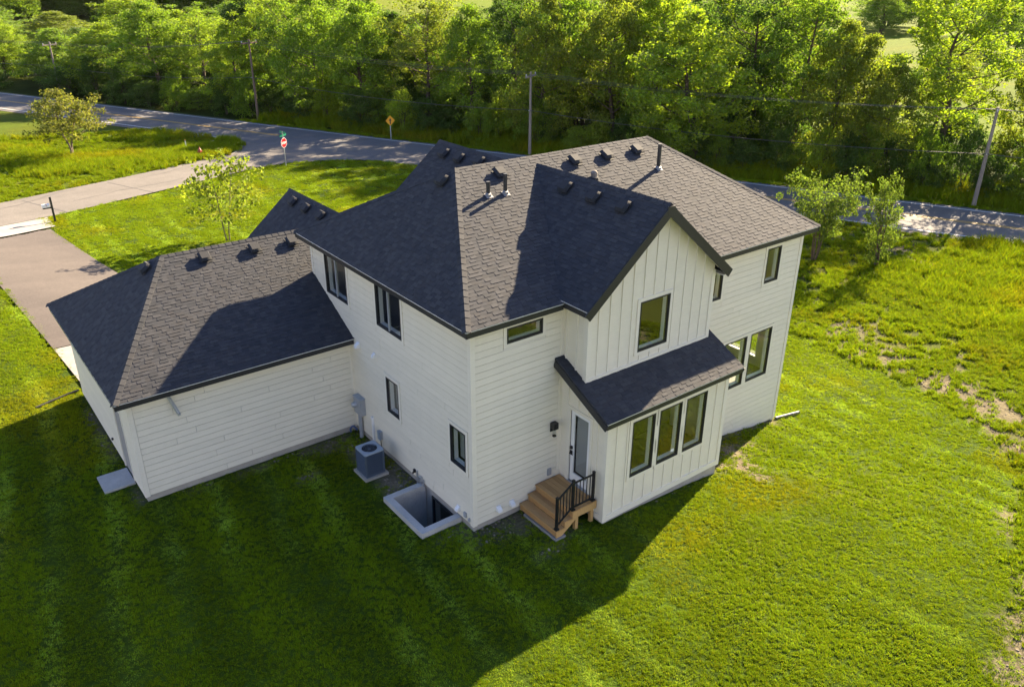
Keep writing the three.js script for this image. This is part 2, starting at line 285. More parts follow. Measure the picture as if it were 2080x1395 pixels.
{ // tar sealed seam round the far corner of the junction, and the concrete gutter there
  const pts = [], pts2 = [];
  for (let a = 0; a <= 90; a += 6) { const s = 35.0 + 6.35 * Math.sin(a * RAD) * 1.0, t = 50.4 - 5.95 * Math.cos(a * RAD); const [x, z] = fromRoad(s, t); pts.push([x, groundHeight(x, z) + 0.03, z]); }
  const seam = new THREE.TubeGeometry(new THREE.CatmullRomCurve3(pts.map((p) => V(...p))), 40, 0.07, 5); part('tar_seam', seam.scale(1, 1, 1), M.tar, street);
  const seam2 = []; for (let s = 20; s <= 44; s += 2) { const [x, z] = fromRoad(s, 41.9 + 0.3 * (noise2(s, 3) - 0.5)); seam2.push([x, groundHeight(x, z) + 0.018, z]); }
}
sheet('gutter_apron', (s, t) => { const dx = (s - 35.0) / 6.2, dt = (50.4 - t) / 5.8, r = Math.hypot(dx, dt); return dx > 0 && dt > 0 && r > 0.76 && r < 1.0 && s > 37.2 && s < 41; }, 35, 41, 44.6, 50.4, 0.12, 0.12, 0.040, M.paleConcrete, street);
{ // sealed cracks wandering over the side street and the driveway
  const rng = rngOf(31);
  const crack = (pts, w, lift, parent) => { const P = [], N = []; for (let i = 0; i + 1 < pts.length; i++) { const [x0, z0] = pts[i], [x1, z1] = pts[i + 1], dx = x1 - x0, dz = z1 - z0, l = Math.hypot(dx, dz) || 1, ox = -dz / l * w / 2, oz = dx / l * w / 2; const q = (x, z) => [x, groundHeight(x, z) + lift, z]; const a = q(x0 + ox, z0 + oz), b = q(x0 - ox, z0 - oz), c = q(x1 - ox, z1 - oz), d = q(x1 + ox, z1 + oz); P.push(...a, ...c, ...b, ...a, ...d, ...c); } const g = new THREE.BufferGeometry(); g.setAttribute('position', new THREE.Float32BufferAttribute(P, 3)); for (let i = 0; i < P.length / 3; i++) N.push(0, 1, 0); g.setAttribute('normal', new THREE.Float32BufferAttribute(N, 3)); part('sealed_crack', g, M.tar, parent); };
  const walk = (s0, t0, ds, dt, n) => { const pts = []; let s = s0, t = t0; for (let i = 0; i < n; i++) { pts.push(fromRoad(s, t)); s += ds * (0.6 + 0.8 * rng()); t += dt + (rng() - 0.5) * 0.5; } return pts; };
  for (const [s0, t0] of [[-6, 41.8], [4, 40.4], [12, 42.9], [19, 41.2], [26, 43.3]]) crack(walk(s0, t0, 0.7, 0, 14), 0.045, 0.030, street);
  for (const s0 of [2, 9.5, 17, 23.5]) crack(walk(s0, 39.0, 0.05, 0.7, 9).filter(([x, z]) => alongOf(x, z) < ST1), 0.04, 0.031, street);
  for (const t0 of [-40, -22, -6, 9, 21, 34, 58, 74, 92]) crack(walk(41.3, t0, 0.6, 0.05, 13).filter(([x, z]) => acrossOf(x, z) < 48.4), 0.06, 0.0335, road);
}
const driveXZ = (a, b) => { const z = b; return [driveLeft(z) + (driveRight(z) - driveLeft(z)) * a, z]; };
sheet('driveway', (a, b) => { const [x, z] = driveXZ(a, b); return alongOf(x, z) < 36.3 && z > -60 && z < -17.9; }, 0, 1, -44, -17.8, 0.05, 0.13, 0.026, M.drive, null, driveXZ);
sheet('garage_apron', null, 0, 1, -17.85, -13.5, 0.1, 0.4, 0.03, M.paleConcrete, null, driveXZ);
sheet('drive_approach', null, -14.3, 16.2, 36.6, 38.9, 0.25, 0.23, 0.03, M.paleConcrete, null, (s, t) => { const k = (s + 14.3) / 30.5; const zl = -(t + NZ * -7) / NX; const x = -9.2 + 6.75 * k; return [x, (NZ * x - t) / NX]; });

// ------------------------------------------------------------------ the house
const house = thing('house', 'white two-storey house with charcoal shingle roofs and attached garage', 'house');
const HE = 5.75, OV = 0.33, HW = 12.43, HD = 8.29, HR = 8.09, ZR = -4.15, X1 = 2.44, X2 = 9.6;
const BX0 = 2.784, BX1 = 7.23, BU = 0.868, BL = 1.737, GZ = -6.22, GX = -6.19, GZ2 = -13.54, HG = 3.2;
const basis = (o, u, n) => new THREE.Matrix4().makeBasis(V(u[0], 0, u[1]), V(0, 1, 0), V(n[0], 0, n[1])).setPosition(o[0], 0, o[1]);
function wallPart(name, o, u, n, outline, holes, mat = M.siding, thick = 0.15) {
  const sh = new THREE.Shape(outline.map((p) => new THREE.Vector2(...p)));
  for (const [a, b, c, d] of holes) sh.holes.push(new THREE.Path([new THREE.Vector2(a, c), new THREE.Vector2(a, d), new THREE.Vector2(b, d), new THREE.Vector2(b, c)]));
  const g = new THREE.ExtrudeGeometry(sh, { depth: thick, bevelEnabled: false }).translate(0, 0, -thick);
  const grp = part(name, g, mat, house); grp.applyMatrix4(basis(o, u, n)); return grp;
}
const rect = (a, b, c, d) => [[a, c], [b, c], [b, d], [a, d]];
// one lap board: thin at the top, proud at the bottom
const boardGeo = (() => {
  const x = 0.5, prof = [[0, 0], [0.020, 0], [0.011, 1], [0, 1]];
  const pos = []; const q = (a, b, c, d) => pos.push(...a, ...b, ...c, ...a, ...c, ...d);
  const P = (sx, k) => [sx * x, prof[k][1], prof[k][0]];
  q(P(-1, 1), P(1, 1), P(1, 2), P(-1, 2)); q(P(-1, 0), P(1, 0), P(1, 1), P(-1, 1)); q(P(-1, 2), P(1, 2), P(1, 3), P(-1, 3)); q(P(-1, 0), P(-1, 1), P(-1, 2), P(-1, 3)); q(P(1, 0), P(1, 3), P(1, 2), P(1, 1));
  const g = new THREE.BufferGeometry(); g.setAttribute('position', new THREE.Float32BufferAttribute(pos, 3)); g.computeVertexNormals();
  const uv = []; for (let i = 0; i < pos.length; i += 3) uv.push(pos[i] * 2.4, pos[i + 1] * 0.18); g.setAttribute('uv', new THREE.Float32BufferAttribute(uv, 2)); return g;
})();
const LAP = 0.178;
const boardRng = rngOf(11);
function lapBoards(wall, len, y0, y1, holes, margin = 0.10, maxLen = 3.9) {
  const n = Math.ceil((y1 - y0) / LAP);
  for (let k = 0; k < n; k++) {
    const ya = y0 + k * LAP, yb = Math.min(y1, ya + LAP);
    const cuts = new Set([0.1, len - 0.1]);
    for (const [a, b, c, d] of holes) if (d + margin > ya + 0.002 && c - margin < yb - 0.002) { cuts.add(a - margin); cuts.add(b + margin); }
    const cs = [...cuts].filter((v) => v >= 0.0999 && v <= len - 0.0999).sort((p, q) => p - q);
    const merged = [];
    for (let i = 0; i + 1 < cs.length; i++) {
      const mid = (cs[i] + cs[i + 1]) / 2; let lo = ya, hi = yb;
      for (const [a, b, c, d] of holes) if (mid > a - margin && mid < b + margin) { if (c - margin <= lo && d + margin >= hi) { lo = hi; } else if (c - margin > lo && c - margin < hi) hi = c - margin; else if (d + margin > lo && d + margin < hi) lo = d + margin; }
      if (hi - lo > 0.02 && cs[i + 1] - cs[i] > 0.02) merged.push([cs[i], cs[i + 1], lo, hi]);
    }
    for (const [a, b, lo, hi] of merged) {
      let p = a; const first = b - a > maxLen ? 0.9 + boardRng() * (maxLen - 0.9) : b - a;
      let next = Math.min(b, a + first);
      while (p < b - 0.01) {
        if (b - next < 0.5) next = b;
        const m = part('siding_board', boardGeo, boardRng() < 0.5 ? M.siding : M.sidingB, wall);
        m.position.set((p + next) / 2, lo + 0.001, 0.001); m.scale.set(next - p - 0.009, hi - lo - 0.0135, 0.94 + 0.12 * boardRng());
        p = next; next = Math.min(b, p + maxLen);
      }
    }
  }
}
const battenGeo = box(-0.02, 0.02, 0, 1, 0, 0.027);
function battens(wall, list) { for (const [u, a, b] of list) { const m = part('batten', battenGeo, M.trim, wall); m.position.set(u, a, 0); m.scale.y = b - a; } }
// a window set in a wall hole: parts trim, frame, sash, pane
function windowPart(wall, [a, b, c, d], o = {}) {
  const g = new THREE.Group(); g.name = 'window'; wall.add(g);
  const w = 0.095, f = 0.036;
  // wall > window > pieces would be a fourth level, so the window hangs on the house itself
  wall.remove(g); house.add(g); g.applyMatrix4(wall.matrix);
  const zt = 0.03;
  part('casing', merge([box(a - w, b + w, d, d + w, 0.0, zt), box(a - w, b + w, c - w, c, 0.0, zt), box(a - w, a, c, d, 0.0, zt), box(b, b + w, c, d, 0.0, zt)]), M.trim, g);
  part('frame', merge([box(a, b, d - f, d, -0.06, 0.036), box(a, b, c, c + f, -0.06, 0.036), box(a, a + f, c + f, d - f, -0.06, 0.036), box(b - f, b, c + f, d - f, -0.06, 0.036)]), M.black, g);
  part('jamb_liner', merge([box(a + 0.002, b - 0.002, c + 0.002, c + 0.05, -0.17, -0.062), box(a + 0.002, a + 0.05, c + 0.05, d - 0.05, -0.17, -0.062), box(b - 0.05, b - 0.002, c + 0.05, d - 0.05, -0.17, -0.062), box(a + 0.002, b - 0.002, d - 0.05, d - 0.002, -0.17, -0.062)]), M.white, g);
  const pane = (p, q, zz) => part('pane', new THREE.PlaneGeometry(q - p, d - c - 2 * f - 0.03).translate((p + q) / 2, (c + d) / 2, zz), M.glass, g);
  if (o.slider) {
    const m = (a + b) / 2;
    part('meeting_stile', box(m - 0.03, m + 0.03, c + f, d - f, -0.02, 0.025), o.paleStile ? M.greyMetal : M.black, g);
    pane(a + f, m - 0.03, 0.008); pane(m + 0.03, b - f, -0.008);
  } else pane(a + f, b - f, 0.004);
  part('sash', merge([box(a + f, b - f, c + f, c + f + 0.018, -0.02, 0.018), box(a + f, b - f, d - f - 0.018, d - f, -0.02, 0.018), box(a + f, a + f + 0.018, c + f + 0.018, d - f - 0.018, -0.02, 0.018), box(b - f - 0.018, b - f, c + f + 0.018, d - f - 0.018, -0.02, 0.018)]), M.black, g);
  if (o.blind) part('roller_blind', box(a + 0.05, a + 0.05 + (b - a) * o.blind, c + 0.06, d - 0.05, -0.24, -0.235), M.blind, g);
  if (o.sticker) part('energy_sticker', new THREE.PlaneGeometry(0.12, 0.09).translate(b - 0.2, c + 0.2, 0.0055), M.white, g);
  return g;
}
const WT = HE - 0.19;                                            // top of the walls, at the soffit
// wall facing -x (towards the garage side), u runs with z
const holesL = [[0.90, 2.22, 4.17, 5.40], [3.90, 5.20, 4.17, 5.41], [4.19, 4.83, 1.64, 2.72], [7.365, 8.037, 1.67, 2.75]];
const wallL = wallPart('side_wall', [0, -HD], [0, 1], [-1, 0], rect(0, HD, 0.20, WT), holesL, M.paper);
lapBoards(wallL, HD, 0.20, WT - 0.01, holesL);
windowPart(wallL, holesL[0], { slider: true, paleStile: true }); windowPart(wallL, holesL[1], { slider: true, paleStile: true });
windowPart(wallL, holesL[2], { blind: 0.5 }); windowPart(wallL, holesL[3], { blind: 0.45 });
// rear wall facing +z, left of the bump-out
const holesR1 = [[1.01, 2.09, 4.97, 5.37]];
const wallR1 = wallPart('rear_wall', [0, 0], [1, 0], [0, 1], rect(0.0, BX0 + 0.15, 0.19, WT), holesR1, M.paper);
lapBoards(wallR1, BX0 + 0.0, 0.19, WT - 0.01, holesR1); windowPart(wallR1, holesR1[0]);
// rear wall right of the bump-out, its foot stepping down with the ground
const holesR2 = [[0.85, 1.51, 4.22, 5.32], [3.50, 4.16, 4.22, 5.32], [2.02, 3.07, 0.94, 2.61], [3.26, 4.31, 0.94, 2.61]];
const wallR2 = wallPart('rear_wall', [BX1, 0], [1, 0], [0, 1], rect(0.0, HW - BX1, -1.02, WT), holesR2, M.paper);
lapBoards(wallR2, HW - BX1, -1.02, WT - 0.01, holesR2);
for (const h of holesR2) windowPart(wallR2, h);
// wall facing +x and the street front, out of view but closing the house
const holesE = [[0.9, 2.3, 0.9, 2.6], [3.2, 5.2, 0.9, 2.6], [1.0, 2.0, 4.2, 5.3], [4.6, 6.0, 4.2, 5.3]];
const wallE = wallPart('side_wall', [HW, 0], [0, -1], [1, 0], rect(0, HD, -1.2, WT), holesE); for (const h of holesE) windowPart(wallE, h);
const holesF = [[1.2, 2.6, 4.2, 5.3], [1.4, 3.6, 0.9, 2.6]];
const wallF = wallPart('front_wall', [HW, -HD], [-1, 0], [0, -1], rect(0, HW, -1.2, WT), holesF); for (const h of holesF) windowPart(wallF, h);
// bump-out, upper storey with gable
const GPX = 4.96, GPY = 7.92, GEY = 5.81;
const holesU = [[4.49 - BX0, 5.56 - BX0, 4.08, 5.45]];
const bw = BX1 - BX0, gs = (GPY - GEY) / (GPX - 2.45);
const gabY = (u) => GEY - 0.16 + gs * (0.33 + Math.min(u, bw - u));
const wallU = wallPart('gable_wall', [BX0, BU], [1, 0], [0, 1], [[0, 3.70], [bw, 3.70], [bw, gabY(bw)], [GPX - BX0, gabY(bw / 2)], [0, gabY(0)]], holesU, M.siding);
const skipU = (u) => u > holesU[0][0] - 0.12 && u < holesU[0][1] + 0.12;
{ const l = []; for (let k = -8; k <= 10; k++) { const u = 3.855 - BX0 + k * 0.37; if (u < 0.12 || u > bw - 0.12) continue; if (skipU(u)) { l.push([u, 3.80, holesU[0][2] - 0.1], [u, holesU[0][3] + 0.1, gabY(u) - 0.02]); } else l.push([u, 3.80, gabY(u) - 0.02]); } battens(wallU, l.filter(([, a, b]) => b - a > 0.05)); }
windowPart(wallU, holesU[0]);
part('base_trim', box(BX0 + 0.099, BX1 - 0.099, 3.66, 3.83, BU, BU + 0.034), M.trim, house);
const wallUL = wallPart('cheek_wall', [BX0, 0], [0, 1], [-1, 0], [[0, 3.7], [BU - 0.151, 3.6], [BU - 0.151, GEY - 0.05], [0, GEY - 0.05]], []);
battens(wallUL, [[0.13, 4.1, GEY - 0.15], [0.5, 3.95, GEY - 0.15]]);
wallPart('cheek_wall', [BX1, BU - 0.151], [0, -1], [1, 0], [[0, 3.6], [BU - 0.151, 3.6], [BU - 0.151, GEY - 0.05], [0, GEY - 0.05]], []);
// bump-out, ground floor
const SY0 = 4.17, SY1 = 3.21, SZ = 2.0, shedY = (z) => SY0 + (SY1 - SY0) * z / SZ;
const holesB = [[3.62, 4.43], [4.59, 5.42], [5.59, 6.40]].map(([a, b]) => [a - BX0, b - BX0, 1.12, 2.75]);
const wallB = wallPart('bump_wall', [BX0, BL], [1, 0], [0, 1], rect(0, bw, 0.10, 3.17), holesB);
{ const l = []; for (let k = -6; k <= 8; k++) { const u = 4.955 - BX0 + k * 0.37; if (u < 0.14 || u > bw - 0.12) continue; const h = holesB.find(([a, b]) => u > a - 0.12 && u < b + 0.12); if (h) l.push([u, 0.26, h[2] - 0.1]); else l.push([u, 0.26, 3.14]); } battens(wallB, l); }
windowPart(wallB, holesB[0]); windowPart(wallB, holesB[1], { sticker: true }); windowPart(wallB, holesB[2]);
part('base_trim', box(BX0 + 0.099, BX1 - 0.099, 0.10, 0.26, BL, BL + 0.034), M.trim, house);
const holesD = [[0.38, 1.14, 0.66, 2.80]];
const wallD = wallPart('bump_wall', [BX0, 0], [0, 1], [-1, 0], [[0, 0.10], [BL - 0.151, 0.10], [BL - 0.151, shedY(BL) - 0.14], [0, shedY(0) - 0.14]], holesD);
battens(wallD, [[0.285, 0.2, shedY(0.285) - 0.2], [0.66, 2.92, shedY(0.66) - 0.2], [1.03, 2.92, shedY(1.03) - 0.2], [1.40, 0.26, shedY(1.40) - 0.2]]);
part('base_trim', box(BX0 - 0.026, BX0, 0.10, 0.26, 1.26, BL - 0.10), M.trim, house);
const wallD2 = wallPart('bump_wall', [BX1, BL - 0.151], [0, -1], [1, 0], [[0, -0.1], [BL - 0.151, -0.5], [BL - 0.151, shedY(0) - 0.14], [0, shedY(BL) - 0.14]], []);
// glazed door with its casing and hardware
{
  const g = new THREE.Group(); g.name = 'door'; house.add(g); g.applyMatrix4(wallD.matrix);
  const [a, b, c, d] = holesD[0], w = 0.085;
  part('casing', merge([box(a - w, b + w, d, d + w, 0, 0.028), box(a - w, a, c, d, 0, 0.028), box(b, b + w, c, d, 0, 0.028)]), M.trim, g);
  part('sill', box(a - w, b + w, c - 0.05, c, -0.1, 0.06), M.greyMetal, g);
  const st = 0.11;
  part('leaf', merge([box(a + 0.012, a + 0.012 + st, c + 0.01, d - 0.012, -0.075, -0.03), box(b - 0.012 - st, b - 0.012, c + 0.01, d - 0.012, -0.075, -0.03), box(a + 0.012 + st, b - 0.012 - st, d - 0.012 - st, d - 0.012, -0.075, -0.03), box(a + 0.012 + st, b - 0.012 - st, c + 0.01, c + 0.26, -0.075, -0.03)]), M.white, g);
  part('weather_strip', merge([box(a, a + 0.012, c, d, -0.08, -0.02), box(b - 0.012, b, c, d, -0.08, -0.02), box(a, b, d - 0.012, d, -0.08, -0.02)]), M.black, g);
  part('pane', new THREE.PlaneGeometry(b - a - 0.024 - 2 * st, d - c - 0.27 - st).translate((a + b) / 2, (c + 0.26 + d - 0.012 - st) / 2, -0.05), M.doorGlass, g);
  part('door_blind', box(a + 0.13, b - 0.13, c + 0.27, d - 0.13, -0.13, -0.125), M.blind, g);
  part('deadbolt', box(a + 0.035, a + 0.10, c + 0.98, c + 1.06, -0.03, 0.02), M.blackMetal, g);
  part('handle_plate', box(a + 0.035, a + 0.095, c + 0.80, c + 0.92, -0.03, -0.005), M.blackMetal, g);
  part('handle', merge([box(a + 0.05, a + 0.08, c + 0.85, c + 0.875, -0.01, 0.045), box(a + 0.05, a + 0.17, c + 0.85, c + 0.875, 0.03, 0.048)]), M.blackMetal, g);
}
// garage walls
const wallG = wallPart('garage_wall', [GX, GZ], [1, 0], [0, 1], rect(0, -GX, 0.20, HG - 0.2), [], M.paper);
lapBoards(wallG, -GX + 0.08, 0.20, HG - 0.21, []);
const holesG = [[GZ2 * -1 - 8.20, GZ2 * -1 - 7.36, 0.10, 2.18]];
const wallGs = wallPart('garage_wall', [GX, GZ2], [0, 1], [-1, 0], rect(0, GZ - GZ2, 0.14, HG - 0.2), holesG, M.paper);
lapBoards(wallGs, GZ - GZ2, 0.14, HG - 0.21, holesG, 0.02, 5);
{
  const g = new THREE.Group(); g.name = 'garage_side_door'; house.add(g); g.applyMatrix4(wallGs.matrix); const [a, b, c, d] = holesG[0];
  part('leaf', box(a + 0.01, b - 0.01, c + 0.01, d - 0.01, -0.15, -0.11), M.white, g); part('jamb', merge([box(a - 0.08, a, c, d + 0.08, -0.001, 0.03), box(b, b + 0.08, c, d + 0.08, -0.001, 0.03), box(a, b, d, d + 0.08, -0.001, 0.03)]), M.trim, g);
  part('knob', new THREE.SphereGeometry(0.03, 10, 8).translate(a + 0.08, c + 0.95, -0.08), M.blackMetal, g);
}
const wallGf = wallPart('garage_wall', [-0.3, GZ2], [-1, 0], [0, -1], rect(0, -GX - 0.3, 0.05, HG - 0.2), [[0.5, 5.4, 0.06, 2.3]]);
{ const g = new THREE.Group(); g.name = 'garage_door'; house.add(g); g.applyMatrix4(wallGf.matrix); for (let k = 0; k < 4; k++) part('panel', box(0.5, 5.4, 0.07 + k * 0.55, 0.07 + k * 0.55 + 0.54, -0.10, -0.05), M.white, g); }
// front rooms on the street side
wallPart('front_wall', [-0.3, -14.2], [0, 1], [-1, 0], rect(0, 0.7, 0, HG - 0.2), []);
wallPart('front_wall', [4.4, -HD - 0.15], [0, -1], [1, 0], rect(0, 5.76, -0.8, HG - 0.2), []);
wallPart('front_wall', [4.4, -14.2], [-1, 0], [0, -1], [[0, -0.8], [4.7, -0.8], [4.7, HG - 0.2], [2.35, 5.1], [0, HG - 0.2]], []);
wallPart('front_wall', [7.3, -HD - 0.41], [-1, 0], [0, -1], [[0, 3], [4.4, 3], [4.4, HE - 0.2], [2.2, 7.45], [0, HE - 0.2]], []);
// corner boards
const corner = (x, z, sx, sz, y0, y1) => part('corner_trim', merge([box(x + (sx < 0 ? -0.03 : -0.097), x + (sx < 0 ? 0.097 : 0.03), y0, y1, sz > 0 ? z : z - 0.03, sz > 0 ? z + 0.03 : z), box(sx < 0 ? x - 0.03 : x, sx < 0 ? x : x + 0.03, y0, y1, sz > 0 ? z - 0.097 : z, sz > 0 ? z : z + 0.097)]), M.trim, house);
corner(0, 0, -1, 1, 0.17, WT - 0.002); corner(HW, 0, 1, 1, -1.04, WT - 0.002); corner(GX, GZ, -1, 1, 0.17, HG - 0.21); corner(BX0, BL, -1, 1, 0.08, 3.12); corner(BX1, BL, 1, 1, 0.08, 3.12); corner(BX0, BU, -1, 1, 3.62, GEY - 0.1); corner(BX1, BU, 1, 1, 3.62, GEY - 0.1); corner(0, -HD, -1, -1, 3.2, WT - 0.002);
part('corner_trim', box(BX0 - 0.105, BX0, 0.12, WT - 0.003, 0.0, 0.026), M.trim, house);
part('corner_trim', box(BX1, BX1 + 0.105, -1.02, WT - 0.003, 0.0, 0.026), M.trim, house);
part('corner_trim', box(-0.06, 0.0, 0.14, HG - 0.21, GZ + 0.001, GZ + 0.026), M.trim, house);
// foundation
const wellHole = [-1.98, -0.92, -1.15, -0.02];
part('foundation', merge([
  box(0.02, HW - 0.02, -2.2, 0.188, -0.25, -0.02), box(HW - 0.25, HW - 0.02, -2.2, -0.9, -HD, -0.02),
  box(0.02, 0.25, -2.2, 0.198, -HD, wellHole[0]), box(0.02, 0.25, -2.2, 0.198, wellHole[1], -0.26), box(0.02, 0.25, -2.2, wellHole[2], wellHole[0], wellHole[1]), box(0.02, 0.25, wellHole[3], 0.198, wellHole[0], wellHole[1]),
  box(BX0 + 0.02, BX1 - 0.02, -1.2, 0.10, -0.01, BL - 0.02), box(GX + 0.02, -0.01, -0.6, 0.198, GZ - 0.25, GZ - 0.02), box(GX + 0.02, GX + 0.25, -0.6, 0.138, GZ2, GZ - 0.26),
]), M.foundation, house);
// inside: floors, ceilings and partitions that the windows look into
part('floor_slab', box(0.16, HW - 0.16, 0.50, 0.62, -HD + 0.16, -0.16), M.floor, house);
part('floor_slab', box(0.16, HW - 0.16, 3.02, 3.26, -HD + 0.16, -0.16), M.floor, house);
part('ceiling', box(0.16, HW - 0.16, WT - 0.06, WT - 0.02, -HD + 0.16, -0.16), M.room, house);
part('floor_slab', box(BX0 + 0.16, BX1 - 0.16, 0.50, 0.62, -0.1, BL - 0.16), M.floor, house);
part('partition', merge([box(7.6, 7.72, 3.27, WT - 0.07, -HD + 0.2, -0.17), box(3.2, 3.32, 3.27, WT - 0.07, -HD + 0.2, -0.17), box(0.2, 12.2, 3.27, WT - 0.07, -4.9, -4.8), box(7.9, 8.02, 0.63, 3.0, -HD + 0.2, -3.4), box(0.2, 7.8, 0.63, 3.0, -4.6, -4.5), box(2.2, 2.32, 0.63, 3.0, -4.4, -1.6)]), M.room, house);
part('stair_rail', merge([box(9.2, 11.4, 1.5, 1.56, -2.6, -2.54), box(9.2, 11.4, 0.9, 0.94, -2.6, -2.56)]), M.white, house);
part('basement_room', merge([box(0.3, 2.6, -1.5, -1.45, -3, -0.3), box(2.6, 2.7, -1.5, 0.1, -3, -0.3), box(0.26, 2.7, -1.5, 0.12, -3.1, -3.0), box(0.26, 2.7, -1.5, 0.12, -0.36, -0.26), box(0.26, 2.7, 0.12, 0.16, -3.1, -0.26)]), M.room, house);
{ const [a, b, c, d] = wellHole; const g = new THREE.Group(); g.name = 'basement_window'; house.add(g);
  part('frame', merge([box(-0.005, 0.06, c, c + 0.06, a, b), box(-0.005, 0.06, d - 0.06, d, a, b), box(-0.005, 0.06, c + 0.06, d - 0.06, a, a + 0.06), box(-0.005, 0.06, c + 0.06, d - 0.06, b - 0.06, b)]), M.black, g);
  part('pane', new THREE.PlaneGeometry(b - a - 0.1, d - c - 0.1).rotateY(-Math.PI / 2).translate(0.03, (c + d) / 2, (a + b) / 2), M.glass, g); }

// ------------------------------------------------------------------ roofs
const TONES = [[0.028, 0.032, 0.041], [0.034, 0.038, 0.047], [0.022, 0.0265, 0.035], [0.031, 0.033, 0.039], [0.042, 0.045, 0.052]];
const roofRng = rngOf(77), EXPO = 0.108;
function clipConvex(poly, clip) {
  let out = poly;
  for (let i = 0; i < clip.length && out.length; i++) {
    const a = clip[i], b = clip[(i + 1) % clip.length]; const inp = out; out = [];
    const side = (p) => (b[0] - a[0]) * (p[1] - a[1]) - (b[1] - a[1]) * (p[0] - a[0]);
    for (let k = 0; k < inp.length; k++) { const p = inp[k], q = inp[(k + 1) % inp.length], sp = side(p), sq = side(q); if (sp >= 0) out.push(p); if ((sp >= 0) !== (sq >= 0)) { const t = sp / (sp - sq); out.push([p[0] + (q[0] - p[0]) * t, p[1] + (q[1] - p[1]) * t]); } }
  }
  return out;
}
function prismInto(poly, hOf, tone, P, C, U) {
  const top = poly.map((p) => [p[0], p[1], hOf(p[1])]);
  const tri = (a, b, c) => { P.push(...a, ...b, ...c); for (const q of [a, b, c]) { C.push(...tone); U.push(q[0], q[1]); } };
  for (let i = 1; i + 1 < top.length; i++) tri(top[0], top[i], top[i + 1]);
  for (let i = 0; i < top.length; i++) { const a = top[i], b = top[(i + 1) % top.length]; const a0 = [a[0], a[1], 0], b0 = [b[0], b[1], 0]; tri(a0, b0, b); tri(a0, b, a); }
}
const finish = (P, C, U) => { const g = new THREE.BufferGeometry(); g.setAttribute('position', new THREE.Float32BufferAttribute(P, 3)); g.setAttribute('color', new THREE.Float32BufferAttribute(C, 3)); g.setAttribute('uv', new THREE.Float32BufferAttribute(U, 2)); g.computeVertexNormals(); return g; };
const TABW = [0.13, 0.165, 0.21];
const tabGeos = TABW.map((w) => [0, 1].map((hi) => TONES.map((t) => { const P = [], C = [], U = []; const h0 = hi ? 0.013 : 0.0055; prismInto([[0, 0], [w, 0], [w, EXPO + 0.02], [0, EXPO + 0.02]], (b) => h0 - (h0 - 0.002) * b / (EXPO + 0.02), t, P, C, U); return finish(P, C, U); })));
const planes = [];
function roofPlane(pts) {                                         // pts: convex, first edge is the eave, counter-clockwise seen from outside
  const O = pts[0], e1 = pts[1].clone().sub(O).normalize(); const n = e1.clone().cross(pts[pts.length - 1].clone().sub(O)).normalize(); const e2 = n.clone().cross(e1);
  const poly = pts.map((p) => { const d = p.clone().sub(O); return [d.dot(e1), d.dot(e2)]; });
  const mat = new THREE.Matrix4().makeBasis(e1, e2, n).setPosition(O);
  const sh = new THREE.Shape(poly.map((p) => new THREE.Vector2(...p)));
  const slope = part('roof_slope', new THREE.ExtrudeGeometry(sh, { depth: 0.05, bevelEnabled: false }).translate(0, 0, -0.052), M.deck, house);
  slope.applyMatrix4(mat);
  const amin = Math.min(...poly.map((p) => p[0])), amax = Math.max(...poly.map((p) => p[0])), bmax = Math.max(...poly.map((p) => p[1]));
  const tabs = []; let prev = 1;
  for (let k = 0; k * EXPO < bmax; k++) {
    const b0 = k * EXPO - (k === 0 ? 0.02 : 0); let a = amin - roofRng() * 0.4;
    while (a < amax) {
      const wi = Math.floor(roofRng() * 3), w = TABW[wi], hi = prev ? (roofRng() < 0.2 ? 1 : 0) : (roofRng() < 0.85 ? 1 : 0); prev = hi;
      const tone = Math.floor(roofRng() * 5);
      const c = clipConvex([[a, b0], [a + w, b0], [a + w, b0 + EXPO + 0.02], [a, b0 + EXPO + 0.02]], k === 0 ? poly.map((p) => [p[0], p[1] < 0.01 ? -0.02 : p[1]]) : poly);
      if (c.length >= 3) { const whole = c.length === 4 && Math.abs((c[2][0] - c[0][0]) - w) < 1e-4 && Math.abs(c[2][1] - c[0][1] - EXPO - 0.02) < 1e-4 && k > 0; tabs.push({ a, b0, wi, hi, tone, poly: c, whole }); }
      a += w;
    }
  }
  planes.push({ slope, tabs, mat, n, O });
  return slope;
}
const mz = (HR - HE) / (OV - ZR);
const zEaveB = -HD - OV;
const main1 = roofPlane([V(-OV, HE, OV), V(HW + OV, HE, OV), V(X2, HR, ZR), V(X1, HR, ZR)]);
const hip1 = roofPlane([V(-OV, HE, zEaveB), V(-OV, HE, OV), V(X1, HR, ZR)]);
const hip2 = roofPlane([V(HW + OV, HE, OV), V(HW + OV, HE, zEaveB), V(X2, HR, ZR)]);
const main2 = roofPlane([V(HW + OV, HE, zEaveB), V(-OV, HE, zEaveB), V(X1, HR, ZR), V(X2, HR, ZR)]);
const GBZ = 1.18, vz0 = OV - (GEY - HE) / mz, vz1 = OV - (GPY - HE) / mz;
const bump1 = roofPlane([V(2.45, GEY, vz0 - 0.05), V(2.45, GEY, GBZ), V(GPX, GPY, GBZ), V(GPX, GPY, vz1 - 0.05)]);
const GRX = 2 * GPX - 2.45;
const bump2 = roofPlane([V(GRX, GEY, GBZ), V(GRX, GEY, vz0 - 0.05), V(GPX, GPY, vz1 - 0.05), V(GPX, GPY, GBZ)]);
const shed = roofPlane([V(2.50, SY1, SZ), V(7.51, SY1, SZ), V(7.51, SY0, 0.03), V(2.50, SY0, 0.03)]);
const GEX = -6.52, GEZ = -5.89, GFZ = -13.87, GRZ = -9.88, GRY = 5.36, GHX = -3.87;
